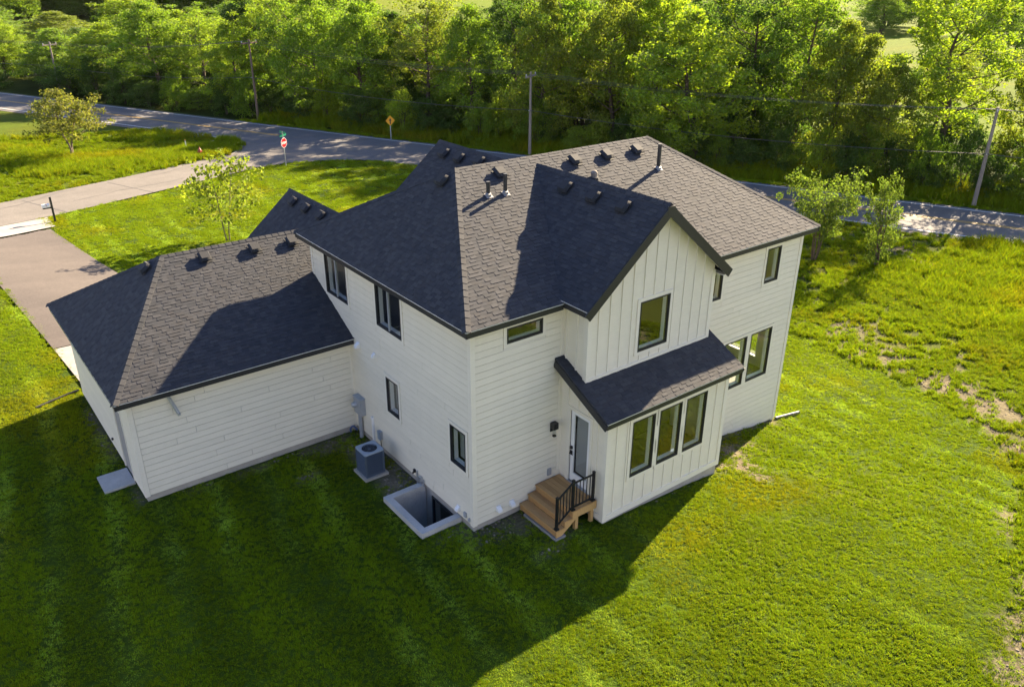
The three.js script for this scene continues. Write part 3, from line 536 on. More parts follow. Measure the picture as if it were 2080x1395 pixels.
const gar1 = roofPlane([V(GEX, HG, GEZ), V(0.0, HG, GEZ), V(0.0, GRY, GRZ), V(GHX, GRY, GRZ)]);
const gYat = (z) => HG + (GEZ - z) * (GRY - HG) / (GEZ - GRZ);
const gar1b = roofPlane([V(0.0, gYat(-HD - 0.03), -HD - 0.03), V(1.5, gYat(-HD - 0.03), -HD - 0.03), V(1.5, GRY, GRZ), V(0.0, GRY, GRZ)]);
const gar2 = roofPlane([V(GEX, HG, GFZ), V(GEX, HG, GEZ), V(GHX, GRY, GRZ)]);
const gar3 = roofPlane([V(1.5, HG, GFZ), V(GEX, HG, GFZ), V(GHX, GRY, GRZ), V(1.5, GRY, GRZ)]);
const fgz = -9.05, fgx = 5.11, fgy = 7.7, fgs = 0.82, fgw = (fgy - HE) / fgs;
const front1 = roofPlane([V(fgx - fgw, HE, fgz), V(fgx - fgw, HE, zEaveB + 0.05), V(fgx, fgy, -5.0), V(fgx, fgy, fgz)]);
const front2 = roofPlane([V(fgx + fgw, HE, zEaveB + 0.05), V(fgx + fgw, HE, fgz), V(fgx, fgy, fgz), V(fgx, fgy, -5.0)]);
const ggx = 2.08, ggy = 5.4, ggz = -14.56, ggw = (ggy - HG) / 0.85;
const front3 = roofPlane([V(ggx - ggw, HG, ggz), V(ggx - ggw, HG, GFZ + 0.3), V(ggx, ggy, -9.4), V(ggx, ggy, ggz)]);
const front4 = roofPlane([V(ggx + ggw, HG, -8.4), V(ggx + ggw, HG, ggz), V(ggx, ggy, ggz), V(ggx, ggy, -8.4)]);
{ // the 300 shingles that show largest are single pieces, the rest of each slope is one piece of real geometry
  const all = []; const cp = camera.position;
  for (const pl of planes) for (const t of pl.tabs) {
    const c = V(t.a + TABW[t.wi] / 2, t.b0 + EXPO / 2, 0).applyMatrix4(pl.mat), d = cp.clone().sub(c), r = d.length(); const face = d.dot(pl.n) / r;
    t.size = face > 0 ? TABW[t.wi] * face / (r * r) : 0; if (t.whole && t.size > 0) all.push(t);
  }
  all.sort((p, q) => q.size - p.size);
  for (const t of all.slice(0, 290)) t.single = true;
  for (const pl of planes) {
    const P = [], C = [], U = [];
    for (const t of pl.tabs) {
      if (t.single) { const m = part('shingle', tabGeos[t.wi][t.hi][t.tone], M.shingle, pl.slope); m.position.set(t.a, t.b0, 0); continue; }
      const h0 = t.hi ? 0.013 : 0.0055; prismInto(t.poly, (b) => h0 - (h0 - 0.002) * (b - t.b0) / (EXPO + 0.02), TONES[t.tone], P, C, U);
    }
    if (P.length) { const m = part('shingle_field', finish(P, C, U), M.shingle, pl.slope); m.userData.kind = 'stuff'; }
  }
}
// ridge and hip caps
function caps(a, b, n1, n2, parent) {
  const d = b.clone().sub(a), len = d.length(); d.normalize(); const cnt = Math.max(2, Math.round(len / 0.21));
  const geos = TONES.map((t) => { const P = [], C = [], U = [];
    const s1 = n1.clone().cross(d).normalize(), s2 = n2.clone().cross(d).normalize(); if (s1.y > 0) s1.negate(); if (s2.y > 0) s2.negate();
    const up = n1.clone().add(n2).normalize(); const w = 0.115, L0 = 0.225;
    const q = (A, B, Cc, D) => { for (const v of [A, B, Cc, A, Cc, D]) { P.push(v.x, v.y, v.z); C.push(...t); U.push(v.x + v.y, v.z); } };
    const at = (f, s, h) => V(0, 0, 0).addScaledVector(d, f).addScaledVector(s, w).addScaledVector(up, h), mid = (f, h) => V(0, 0, 0).addScaledVector(d, f).addScaledVector(up, h);
    for (const s of [s1, s2]) { q(mid(0, 0.032), mid(L0, 0.020), at(L0, s, 0.013), at(0, s, 0.020)); q(mid(0, 0.032), at(0, s, 0.020), at(0, s, 0.0), mid(0, 0.0)); q(at(0, s, 0.020), at(L0, s, 0.013), at(L0, s, 0), at(0, s, 0)); }
    return finish(P, C, U); });
  for (let i = 0; i < cnt; i++) { const m = part('ridge_cap', geos[Math.floor(roofRng() * 5)], M.shingle, parent); m.position.copy(a).addScaledVector(d, len * i / cnt); }
}
const nOf = (s) => planes.find((p) => p.slope === s).n;
caps(V(X1, HR, ZR), V(X2, HR, ZR), nOf(main1), nOf(main2), main1);
caps(V(-OV, HE, OV), V(X1, HR, ZR), nOf(main1), nOf(hip1), main1.parent === house ? house : main1);
caps(V(HW + OV, HE, OV), V(X2, HR, ZR), nOf(main1), nOf(hip2), house);
caps(V(-OV, HE, zEaveB), V(X1, HR, ZR), nOf(main2), nOf(hip1), house);
caps(V(GPX, GPY, GBZ), V(GPX, GPY, vz1), nOf(bump1), nOf(bump2), house);
caps(V(GHX, GRY, GRZ), V(1.3, GRY, GRZ), nOf(gar1), nOf(gar3), house);
caps(V(GEX, HG, GEZ), V(GHX, GRY, GRZ), nOf(gar1), nOf(gar2), house);
caps(V(GEX, HG, GFZ), V(GHX, GRY, GRZ), nOf(gar3), nOf(gar2), house);
caps(V(fgx, fgy, fgz), V(fgx, fgy, -5), nOf(front1), nOf(front2), house);
caps(V(ggx, ggy, ggz), V(ggx, ggy, -9.5), nOf(front3), nOf(front4), house);
// the caps of the main ridge were given house coordinates; bring them into their slope's frame
for (const m of [...main1.children]) if (m.name === 'ridge_cap') { house.attach(m); }
// fascia, drip edge, soffit
const eave = (a, b, out, h = 0.15) => {                         // a, b: [x, y, z] of the shingle edge; out: outward direction
  const [ox, oz] = out; const off = (p, k, dy) => [p[0] + ox * k, p[1] + dy, p[2] + oz * k];
  part('fascia', bar(off(a, -0.025, -0.03 - h / 2), off(b, -0.025, -0.03 - h / 2), 0.03, h), M.black, house);
  part('drip_edge', bar(off(a, 0.004, -0.018), off(b, 0.004, -0.018), 0.03, 0.022), M.drip, house);
};
eave([-OV, HE, OV], [2.47, HE, OV], [0, 1]); eave([7.45, HE, OV], [HW + OV, HE, OV], [0, 1]); eave([-OV, HE, zEaveB], [-OV, HE, OV], [-1, 0]); eave([HW + OV, HE, OV], [HW + OV, HE, zEaveB], [1, 0]); eave([HW + OV, HE, zEaveB], [-OV, HE, zEaveB], [0, -1]);
eave([2.45, GEY, vz0], [2.45, GEY, GBZ], [-1, 0]); eave([GRX, GEY, GBZ], [GRX, GEY, vz0], [1, 0]);
eave([2.50, SY1, SZ], [7.51, SY1, SZ], [0, 1]);
eave([GEX, HG, GEZ], [-0.03, HG, GEZ], [0, 1]); eave([GEX, HG, GFZ], [GEX, HG, GEZ], [-1, 0]);
const rake = (a, b, out, h = 0.2) => { const o = 0.012; const A = [a[0], a[1] - 0.045 - h / 2, a[2] + out * o], B = [b[0], b[1] - 0.045 - h / 2, b[2] + out * o]; part('rake_board', bar(A, B, 0.03, h), M.black, house); };
rake([2.44, GEY, GBZ], [GPX, GPY, GBZ], 1, 0.23); rake([GRX + 0.01, GEY, GBZ], [GPX, GPY, GBZ], 1, 0.23);
part('rake_apex', box(GPX - 0.12, GPX + 0.12, GPY - 0.29, GPY - 0.05, GBZ - 0.004, GBZ + 0.031), M.black, house);
rake([fgx - fgw, HE, fgz], [fgx, fgy, fgz], -1); rake([fgx + fgw, HE, fgz], [fgx, fgy, fgz], -1); rake([ggx - ggw, HG, ggz], [ggx, ggy, ggz], -1); rake([ggx + ggw, HG, ggz], [ggx, ggy, ggz], -1);
for (const [x, o] of [[2.5, -1], [7.51, 1]]) part('rake_board', bar([x + o * 0.012, SY0 - 0.14, 0.03], [x + o * 0.012, SY1 - 0.14, SZ - 0.01], 0.03, 0.19), M.black, house);
part('soffit', merge([box(-OV + 0.04, HW + OV - 0.04, WT, WT + 0.015, 0.005, OV - 0.04), box(-OV + 0.04, -0.005, WT, WT + 0.015, zEaveB + 0.04, 0.005), box(HW + 0.005, HW + OV - 0.04, WT, WT + 0.015, zEaveB + 0.04, 0.005), box(GEX + 0.04, -0.03, HG - 0.2, HG - 0.185, GZ + 0.005, GEZ - 0.04), box(GEX + 0.04, GX - 0.005, HG - 0.2, HG - 0.185, GFZ + 0.04, GZ + 0.005), box(2.5, BX0 - 0.03, GEY - 0.2, GEY - 0.185, OV + 0.01, GBZ - 0.04), box(BX1 + 0.03, GRX - 0.04, GEY - 0.2, GEY - 0.185, OV + 0.01, GBZ - 0.04), box(2.54, 7.47, SY1 - 0.14, SY1 - 0.125, BL + 0.03, SZ - 0.04)]), M.trim, house);
part('rake_soffit', merge([bar([2.6, GEY - 0.04, 1.03], [GPX, GPY - 0.165, 1.03], 0.28, 0.015), bar([GRX - 0.15, GEY - 0.04, 1.03], [GPX, GPY - 0.165, 1.03], 0.28, 0.015)]), M.trim, house);
// roof vents and pipes
const ventGeo = (() => { const cap = new THREE.CylinderGeometry(0.20, 0.255, 0.09, 4, 1).rotateY(Math.PI / 4).scale(1.0, 1, 1.05).translate(0, 0.145, 0); const neck = new THREE.BoxGeometry(0.27, 0.12, 0.27).translate(0, 0.05, 0); return merge([cap, neck, new THREE.BoxGeometry(0.385, 0.03, 0.405).translate(0, 0.085, 0)]); })();
const flangeGeo = new THREE.BoxGeometry(0.40, 0.006, 0.40).translate(0, 0.003, 0.02);
function roofVent(p, slope) {
  const n = nOf(slope), g = new THREE.Group(); g.name = 'roof_vent'; house.add(g); g.position.set(...p).addScaledVector(n, 0.014);
  const dn = V(n.x, 0, n.z).normalize(), zz = dn.clone().addScaledVector(n, -dn.dot(n)).normalize(), xx = n.clone().cross(zz);
  g.quaternion.setFromRotationMatrix(new THREE.Matrix4().makeBasis(xx, n, zz)); g.scale.set(0.88, 0.8, 0.88);
  part('hood', ventGeo, M.vent, g); part('flange', flangeGeo, M.vent, g);
}
const yOn = (slope, x, z) => { const p = planes.find((q) => q.slope === slope); return p.O.y - (p.n.x * (x - p.O.x) + p.n.z * (z - p.O.z)) / p.n.y; };
for (const [s, l] of [[main1, [[3.56, -3.70], [6.20, -3.68], [7.43, -3.66], [8.66, -3.65]]], [hip1, [[2.08, -4.16]]], [bump1, [[4.62, -2.16], [4.60, -1.06], [4.60, 0.01]]], [gar1, [[-2.77, -9.52], [-1.29, -9.48], [-0.12, -9.46]]], [gar2, [[-4.28, -9.96]]], [front1, [[4.78, -8.23], [4.78, -7.37], [4.86, -6.4]]], [front3, [[1.79, -13.58], [1.79, -12.5], [1.80, -11.34]]]]) for (const [x, z] of l) roofVent([x, yOn(s, x, z), z], s);
const pipeGeo = (h, r) => merge([cyl(r, r, h, 0, -0.05, 0, 14), cyl(r * 1.04, r * 1.04, 0.012, 0, h - 0.06, 0, 14)]);
for (const [x, z, h, r] of [[8.85, -2.88, 0.78, 0.058], [2.75, -3.09, 0.42, 0.052], [3.28, -3.06, 0.57, 0.052]]) {
  const g = new THREE.Group(); g.name = 'vent_pipe'; house.add(g); g.position.set(x, yOn(main1, x, z), z);
  part('pipe', pipeGeo(h, r), M.black, g);
  const n = nOf(main1), q = new THREE.Quaternion().setFromUnitVectors(V(0, 1, 0), n);
  const fl = part('flashing', merge([new THREE.BoxGeometry(0.20, 0.006, 0.18).translate(0, 0.02, 0.02), new THREE.CylinderGeometry(r * 1.2, r * 1.7, 0.07, 14).translate(0, 0.05, 0)]), M.flashing, g); fl.quaternion.copy(q);
}
{ const x = 6.37, z = -3.0, g = new THREE.Group(); g.name = 'bath_vent'; house.add(g); g.position.set(x, yOn(main1, x, z), z); part('hood', merge([cyl(0.09, 0.09, 0.16, 0, 0, 0, 12), new THREE.SphereGeometry(0.10, 14, 8, 0, Math.PI * 2, 0, Math.PI / 2).translate(0, 0.12, 0)]), M.poleGrey, g); part('base', new THREE.CylinderGeometry(0.13, 0.15, 0.05, 14), M.vent, g); }

// ------------------------------------------------------------------ window well, stoop, steps
{
  const t = thing('window_well', 'open concrete window well sunk beside the house corner', 'window well');
  const { x0, z0, z1, w } = WELL;
  const wallsG = merge([box(x0, 0.0, -1.35, 0.16, z0, z0 + w), box(x0, 0.0, -1.35, 0.16, z1 - w, z1), box(x0, x0 + w, -1.35, 0.16, z0 + w, z1 - w)]);
  part('curb', wallsG, M.concrete, t);
  part('gravel_floor', box(x0 + w, 0.02, -1.36, -1.28, z0 + w, z1 - w), M.street, t);
  part('drain', cyl(0.09, 0.09, 0.05, -0.8, -1.28, -0.9), M.pvc, t);
}
{
  const t = thing('stoop_slab', 'small pale concrete slab on the lawn at the garage side door', 'slab', [-6.6, 0, -7.72]);
  part('slab', box(-0.40, 0.39, -0.12, 0.065, -0.45, 0.45), M.concrete, t);
}
{
  const t = thing('porch_steps', 'wooden steps and landing with black metal railing below the glazed door', 'steps', [2.1, 0, 0.78]);
  const X = (x) => x - 2.1, Z = (z) => z - 0.78, z0 = 0.05, z1 = 1.52;
  const b = (x0, x1, y0, y1, za, zb) => box(X(x0), X(x1), y0, y1, Z(za), Z(zb));
  let k = 0; const boardMat = () => [M.wood, M.woodB, M.wood][k++ % 3];
  for (let i = 0; i < 6; i++) part('deck_board', b(1.935 + i * 0.138, 1.935 + i * 0.138 + 0.129, 0.625, 0.66, z0, z1), boardMat(), t);
  for (const [x, y] of [[1.68, 0.475], [1.415, 0.295]]) for (let i = 0; i < 2; i++) part('tread', b(x + i * 0.14, x + i * 0.14 + 0.135, y - 0.035, y, z0, z1 + 0.01), boardMat(), t);
  for (const [x, y0, y1] of [[1.955, 0.475, 0.625], [1.70, 0.295, 0.44], [1.435, 0.11, 0.26]]) part('riser', b(x, x + 0.022, y0, y1, z0 + 0.01, z1 - 0.01), M.woodB, t);
  part('rim_joist', b(1.96, 2.76, 0.43, 0.624, z1 - 0.04, z1 - 0.002), M.woodPale, t);
  part('rim_joist', b(1.98, 2.76, 0.43, 0.624, z0, z0 + 0.04), M.woodPale, t);
  for (const zz of [z0 + 0.01, z1 - 0.045]) { const sh = new THREE.Shape([[1.44, 0.08], [1.62, 0.08], [2.15, 0.43], [1.975, 0.47], [1.72, 0.44], [1.72, 0.26], [1.44, 0.26]].map(([x, y]) => new THREE.Vector2(X(x), y))); part('stringer', metreUV(new THREE.ExtrudeGeometry(sh, { depth: 0.038, bevelEnabled: false }).translate(0, 0, Z(zz))), M.woodPale, t); }
  part('support_post', b(2.10, 2.19, -0.02, 0.43, z1 - 0.14, z1 - 0.05), M.woodPale, t);
  part('support_post', b(2.62, 2.71, -0.02, 0.43, z1 - 0.14, z1 - 0.05), M.woodPale, t);
  part('footing', b(1.40, 1.72, -0.08, 0.078, z0 + 0.2, z1 + 0.03), M.paleConcrete, t);
  const zr = 1.465; const posts = [[2.66, 0.66, 1.53], [1.985, 0.66, 1.55], [1.475, 0.295, 1.25]];
  for (const [x, y0, y1] of posts) { const p = part('rail_post', b(x - 0.03, x + 0.03, y0, y1, zr - 0.03, zr + 0.03), M.blackMetal, t); part('post_cap', b(x - 0.036, x + 0.036, y1, y1 + 0.012, zr - 0.036, zr + 0.036), M.blackMetal, p); part('post_foot', b(x - 0.05, x + 0.05, y0, y0 + 0.05, zr - 0.05, zr + 0.05), M.blackMetal, p); }
  const rail = (xa, ya, xb, yb) => part('rail', bar([X(xa), ya, Z(zr)], [X(xb), yb, Z(zr)], 0.038, 0.034), M.blackMetal, t);
  rail(1.985, 1.47, 2.66, 1.46); rail(1.985, 0.75, 2.66, 0.75); rail(1.475, 1.17, 1.985, 1.50); rail(1.475, 0.41, 1.985, 0.77);
  for (let i = 1; i <= 5; i++) { const x = 1.985 + i * 0.1125; part('baluster', b(x - 0.009, x + 0.009, 0.755, 1.455, zr - 0.009, zr + 0.009), M.blackMetal, t); }
  for (let i = 1; i <= 4; i++) { const x = 1.475 + i * 0.102, f = i / 5; part('baluster', b(x - 0.009, x + 0.009, 0.42 + f * 0.36, 1.16 + f * 0.33, zr - 0.009, zr + 0.009), M.blackMetal, t); }
}

// ------------------------------------------------------------------ equipment on and beside the walls
{
  const t = thing('air_conditioner', 'blue-grey outdoor air conditioning unit on a pad beside the house', 'air conditioner', [-0.79, 0.02, -3.89]);
  const s = 0.29;
  part('pad', box(-0.36, 0.36, -0.06, 0.055, -0.36, 0.36), M.foundation, t);
  const core = part('coil', box(-s + 0.035, s - 0.035, 0.09, 0.76, -s + 0.035, s - 0.035), M.vent, t);
  part('base_pan', box(-s, s, 0.06, 0.13, -s, s), M.acBody, t);
  for (const [a, b] of [[-1, -1], [1, -1], [-1, 1], [1, 1]]) part('corner_post', box(a * s - a * 0.0, a * (s - 0.05), 0.13, 0.76, b * s, b * (s - 0.05)), M.acBody, t);
  for (let i = 0; i < 15; i++) { const y = 0.15 + i * 0.041; for (const r of [0, 1, 2, 3]) { const m = part('louver', louverGeo(s), M.acBody, t); m.position.y = y; m.rotation.y = r * Math.PI / 2; } }
  const ring = new THREE.Shape(); ring.moveTo(-s, -s + 0.06); ring.quadraticCurveTo(-s, -s, -s + 0.06, -s); ring.lineTo(s - 0.06, -s); ring.quadraticCurveTo(s, -s, s, -s + 0.06); ring.lineTo(s, s - 0.06); ring.quadraticCurveTo(s, s, s - 0.06, s); ring.lineTo(-s + 0.06, s); ring.quadraticCurveTo(-s, s, -s, s - 0.06); ring.closePath();
  const hole = new THREE.Path(); hole.absarc(0, 0, 0.225, 0, Math.PI * 2, true); ring.holes.push(hole);
  part('top_panel', new THREE.ExtrudeGeometry(ring, { depth: 0.035, bevelEnabled: true, bevelSize: 0.008, bevelThickness: 0.008, bevelSegments: 2, curveSegments: 28 }).rotateX(-Math.PI / 2).translate(0, 0.765, 0), M.acTop, t);
  const rings = []; for (const r of [0.07, 0.115, 0.16, 0.205]) rings.push(new THREE.TorusGeometry(r, 0.004, 5, 28).rotateX(Math.PI / 2).translate(0, 0.80, 0)); for (let i = 0; i < 4; i++) rings.push(new THREE.BoxGeometry(0.44, 0.006, 0.008).rotateY(i * Math.PI / 4).translate(0, 0.797, 0));
  part('fan_guard', merge(rings), M.acBody, t);
  const blades = [cyl(0.05, 0.05, 0.06, 0, 0.70, 0)]; for (let i = 0; i < 3; i++) blades.push(new THREE.BoxGeometry(0.15, 0.006, 0.11).rotateX(0.4).translate(0.12, 0.73, 0).rotateY(i * 2.094)); part('fan', merge(blades), M.acTop, t);
  part('rating_label', box(s + 0.001, s + 0.004, 0.55, 0.66, -0.05, 0.12), M.drip, t);
}
function louverGeo(s) { return (louverGeo.g ??= new THREE.BoxGeometry(2 * s - 0.1, 0.012, 0.03).rotateX(0.5).translate(0, 0, s - 0.012)); }
{
  const t = thing('electric_meter', 'grey electric meter box with conduit near the garage corner', 'meter', [0, 0, -5.72]);
  part('cabinet', box(-0.19, -0.024, 0.84, 1.38, -0.19, 0.22), M.greyMetal, t); part('lid', box(-0.205, -0.02, 1.38, 1.40, -0.205, 0.235), M.acTop, t);
  part('meter_dome', merge([new THREE.CylinderGeometry(0.085, 0.09, 0.09, 18).rotateZ(Math.PI / 2).translate(-0.235, 1.13, -0.09), new THREE.SphereGeometry(0.08, 16, 8).scale(0.5, 1, 1).translate(-0.28, 1.13, -0.09)]), M.galvanised, t);
  part('conduit', merge([cyl(0.06, 0.06, 1.0, -0.10, -0.15, -0.02)]), M.greyMetal, t);
  part('cable_bundle', tube([[-0.10, 0.12, -0.28], [-0.2, 0.25, -0.36], [-0.26, 0.12, -0.44], [-0.22, -0.05, -0.46]], 0.025), std({ color: lin(0.05, 0.09, 0.22), roughness: 0.5 }), t);
}
{
  const t = thing('disconnect_switch', 'small grey disconnect box on the wall behind the air conditioner', 'switch box', [0, 0, -4.62]);
  part('box', box(-0.10, -0.022, 0.48, 0.74, -0.075, 0.075), M.greyMetal, t); part('lid', box(-0.112, -0.10, 0.47, 0.75, -0.08, 0.08), M.acTop, t);
  part('whip', tube([[-0.06, 0.48, 0.02], [-0.07, 0.2, 0.05], [-0.2, 0.08, 0.3], [-0.45, 0.25, 0.5]], 0.014), M.black, t);
}
{
  const t = thing('line_cover', 'white vertical line cover on the wall beside the disconnect box', 'line cover', [0, 0, -5.05]);
  part('cover', box(-0.07, -0.022, 0.05, 0.95, -0.04, 0.04), M.white, t); part('elbow', box(-0.085, -0.022, 0.93, 1.0, -0.05, 0.05), M.white, t);
}
{
  const t = thing('wall_lantern', 'black wall lantern beside the glazed rear door', 'lantern', [2.47, 1.98, 0]);
  part('backplate', box(-0.055, 0.055, 0.10, 0.36, 0.02, 0.04), M.blackMetal, t); part('arm', box(-0.02, 0.02, 0.25, 0.29, 0.04, 0.12), M.blackMetal, t);
  part('hood', merge([box(-0.075, 0.075, 0.22, 0.40, 0.06, 0.20)]), M.blackMetal, t); part('shade', new THREE.CylinderGeometry(0.05, 0.05, 0.2, 16).translate(0, 0.12, 0.13), M.doorGlass, t); part('finial', cyl(0.055, 0.055, 0.02, 0, 0.0, 0.13, 16), M.blackMetal, t);
}
// small fittings of the house wall
const hood = (x, y, z, turn, mat, s = 1) => { const g = new THREE.Group(); g.name = 'vent_hood'; house.add(g); g.position.set(x, y, z); g.rotation.y = turn; g.scale.setScalar(s * 0.82); part('plate', box(-0.085, 0.085, -0.10, 0.10, 0, 0.03), mat, g); const sh = new THREE.Shape([[0.03, -0.07], [0.14, -0.07], [0.12, 0.0], [0.03, 0.07]].map((p) => new THREE.Vector2(...p))); part('cowl', new THREE.ExtrudeGeometry(sh, { depth: 0.14, bevelEnabled: true, bevelSize: 0.008, bevelThickness: 0.008, bevelSegments: 2 }).rotateY(-Math.PI / 2).translate(0.07, 0, 0), mat, g); };
hood(0.75, 0.42, 0.018, 0, M.white); hood(1.17, 0.41, 0.018, 0, M.white);
hood(-0.018, 3.10, -5.62, -Math.PI / 2, M.white, 1.1); hood(-0.018, 3.14, -4.68, -Math.PI / 2, M.white, 0.85);
hood(-0.018, 0.40, -0.62, -Math.PI / 2, M.white, 0.95);
const fitting = (name, geo, mat) => part(name, geo, mat, house);
fitting('outlet_cover', box(2.35, 2.47, 0.76, 0.96, 0.018, 0.06), M.greyMetal);
fitting('outlet_cover', box(-0.06, -0.018, 0.30, 0.44, -0.37, -0.27), M.greyMetal);
fitting('hose_tap', merge([box(-0.07, -0.018, 0.33, 0.42, -2.80, -2.73), cyl(0.02, 0.02, 0.05, -0.09, 0.30, -2.77)]), M.blackMetal);
fitting('gas_fitting', merge([cyl(0.02, 0.02, 0.4, -0.05, 0.06, -2.62), box(-0.1, -0.02, 0.2, 0.36, -2.5, -2.38), cyl(0.022, 0.022, 0.22, -0.06, 0.12, -2.28)]), M.galvanised);
fitting('hose_tap', merge([box(-0.07, -0.018, 0.28, 0.36, -0.16, -0.09)]), M.greyMetal);
fitting('downspout_stub', merge([bar([-5.20, 2.92, GZ + 0.06], [-5.06, 2.44, GZ + 0.26], 0.07, 0.06), box(-5.1, -5.02, 2.40, 2.46, GZ + 0.22, GZ + 0.30)]), M.galvanised);
fitting('downspout', merge([box(HW + 0.03, HW + 0.10, -1.0, WT - 0.05, -0.12, -0.04)]), M.white);
fitting('garage_corner_light', merge([cyl(0.03, 0.03, 0.06, GX - 0.05, 0.42, -9.3)]), M.blackMetal);
{
  const t = thing('drain_extension', 'pale drain pipe lying on the grass at the far house corner', 'drain pipe', [13.05, groundHeight(13.05, 0.1) + 0.075, 0.14]);
  part('pipe', new THREE.CylinderGeometry(0.045, 0.045, 1.1, 14, 1, true).rotateZ(Math.PI / 2 - 0.05).rotateY(-0.17), M.pvc, t); part('end_collar', new THREE.TorusGeometry(0.046, 0.010, 8, 16).rotateY(Math.PI / 2 - 0.17).translate(0.54, -0.027, 0.093), M.pvc, t);
}
{
  const pts = [[-6.25, 0.08, -13.85], [-6.6, 0.04, -13.83], [-7.0, 0.03, -13.72], [-7.6, 0.03, -13.5]];
  const t = thing('drain_hose', 'black corrugated drain hose curving over the lawn beyond the garage', 'hose', [-6.25, 0, -13.75]);
  part('hose', tube(pts.map(([x, y, z]) => [x + 6.25, y, z + 13.75]), 0.035, 8, 50), M.black, t);
}

// ------------------------------------------------------------------ street furniture
function ground3(x, z) { return [x, groundHeight(x, z), z]; }
const faceTo = (x, z) => Math.atan2(camera.position.x - x, camera.position.z - z);
function canvasSign(w, h, draw) { const c = document.createElement('canvas'); c.width = w; c.height = h; draw(c.getContext('2d')); const t = new THREE.CanvasTexture(c); t.colorSpace = THREE.SRGBColorSpace; return t; }
{
  const t = thing('stop_sign', 'red octagonal stop sign with green street name blades on one post', 'stop sign', ground3(15.93, -48.92), 0.55);
  part('post', box(-0.03, 0.03, -0.1, 2.75, -0.02, 0.02), M.galvanised, t);
  const oct = new THREE.CylinderGeometry(0.40, 0.40, 0.012, 8).rotateY(Math.PI / 8).rotateX(Math.PI / 2);
  part('plate_edge', oct.translate(0, 1.86, 0.03), M.white, t);
  const tex = canvasSign(256, 256, (c) => { c.fillStyle = '#f0ece8'; c.fillRect(0, 0, 256, 256); c.fillStyle = '#a8081c'; c.beginPath(); for (let i = 0; i < 8; i++) { const a = (i + 0.5) * Math.PI / 4, x = 128 + 125 * Math.cos(a), y = 128 + 125 * Math.sin(a); i ? c.lineTo(x, y) : c.moveTo(x, y); } c.fill(); c.fillStyle = '#ffffff'; c.font = 'bold 84px sans-serif'; c.textAlign = 'center'; c.textBaseline = 'middle'; c.fillText('STOP', 128, 132, 210); });
  const face = new THREE.CircleGeometry(0.375, 8, Math.PI / 8); part('face', face.translate(0, 1.86, 0.038), std({ map: tex, roughness: 0.4 }), t);
  part('name_blade', box(-0.42, 0.42, 2.36, 2.54, -0.006, 0.006), M.signGreen, t); const b2 = part('name_blade', box(-0.42, 0.42, 2.56, 2.74, -0.006, 0.006), M.signGreen, t); b2.rotation.y = 1.15;
}
{
  const t = thing('warning_sign', 'yellow diamond warning sign with arrow at the roadside', 'road sign', ground3(28.5, -54.2), -0.15);
  part('post', box(-0.03, 0.03, -0.1, 1.6, -0.02, 0.02), M.galvanised, t);
  part('plate', new THREE.BoxGeometry(0.66, 0.66, 0.01).rotateZ(Math.PI / 4).translate(0, 1.72, 0.03), M.signYellow, t);
  const s = new THREE.Shape([[-0.05, -0.28], [0.05, -0.28], [0.05, 0.02], [0.13, 0.02], [0, 0.26], [-0.13, 0.02], [-0.05, 0.02]].map((p) => new THREE.Vector2(...p))); part('arrow', new THREE.ShapeGeometry(s).translate(0, 1.70, 0.037), M.black, t);
}
{
  const t = thing('fire_hydrant', 'rusty red fire hydrant in the long grass by the street corner', 'fire hydrant', ground3(11.46, -55.89));
  part('barrel', new THREE.LatheGeometry([[0.0, 0], [0.17, 0], [0.17, 0.05], [0.12, 0.06], [0.115, 0.52], [0.15, 0.54], [0.15, 0.58], [0.12, 0.62], [0.09, 0.72], [0.03, 0.78], [0, 0.79]].map((p) => new THREE.Vector2(...p)), 18), M.hydrant, t);
  part('outlet', merge([new THREE.CylinderGeometry(0.055, 0.06, 0.44, 12).rotateZ(Math.PI / 2).translate(0, 0.46, 0), new THREE.CylinderGeometry(0.07, 0.07, 0.18, 12).rotateX(Math.PI / 2).translate(0, 0.42, 0.12)]), M.hydrant, t); part('operating_nut', cyl(0.03, 0.03, 0.07, 0, 0.78, 0, 5), M.hydrant, t);
}
{
  const t = thing('marker_post', 'slim white marker post in long grass near the hydrant', 'post', ground3(11.4, -59.3));
  part('post', box(-0.04, 0.04, -0.1, 0.85, -0.03, 0.03), M.white, t); part('cap', box(-0.045, 0.045, 0.85, 0.95, -0.035, 0.035), M.lineYellow, t);
}
{
  const t = thing('mailbox', 'white mailbox on a dark wooden post at the end of the driveway', 'mailbox', ground3(-2.24, -40.45));
  part('post', box(-0.055, 0.055, -0.1, 1.52, -0.055, 0.055), M.black, t); part('arm', box(-0.5, 0.05, 0.86, 0.95, -0.04, 0.04), M.black, t);
  const sh = new THREE.Shape(); sh.moveTo(-0.09, 0); sh.lineTo(0.09, 0); sh.lineTo(0.09, 0.12); sh.absarc(0, 0.12, 0.09, 0, Math.PI, false); sh.closePath(); part('box', new THREE.ExtrudeGeometry(sh, { depth: 0.42, bevelEnabled: false }).rotateY(Math.PI / 2).translate(-0.52, 0.95, 0), M.white, t); part('flag', box(-0.3, -0.28, 1.02, 1.2, 0.092, 0.10), M.hydrant, t);
}
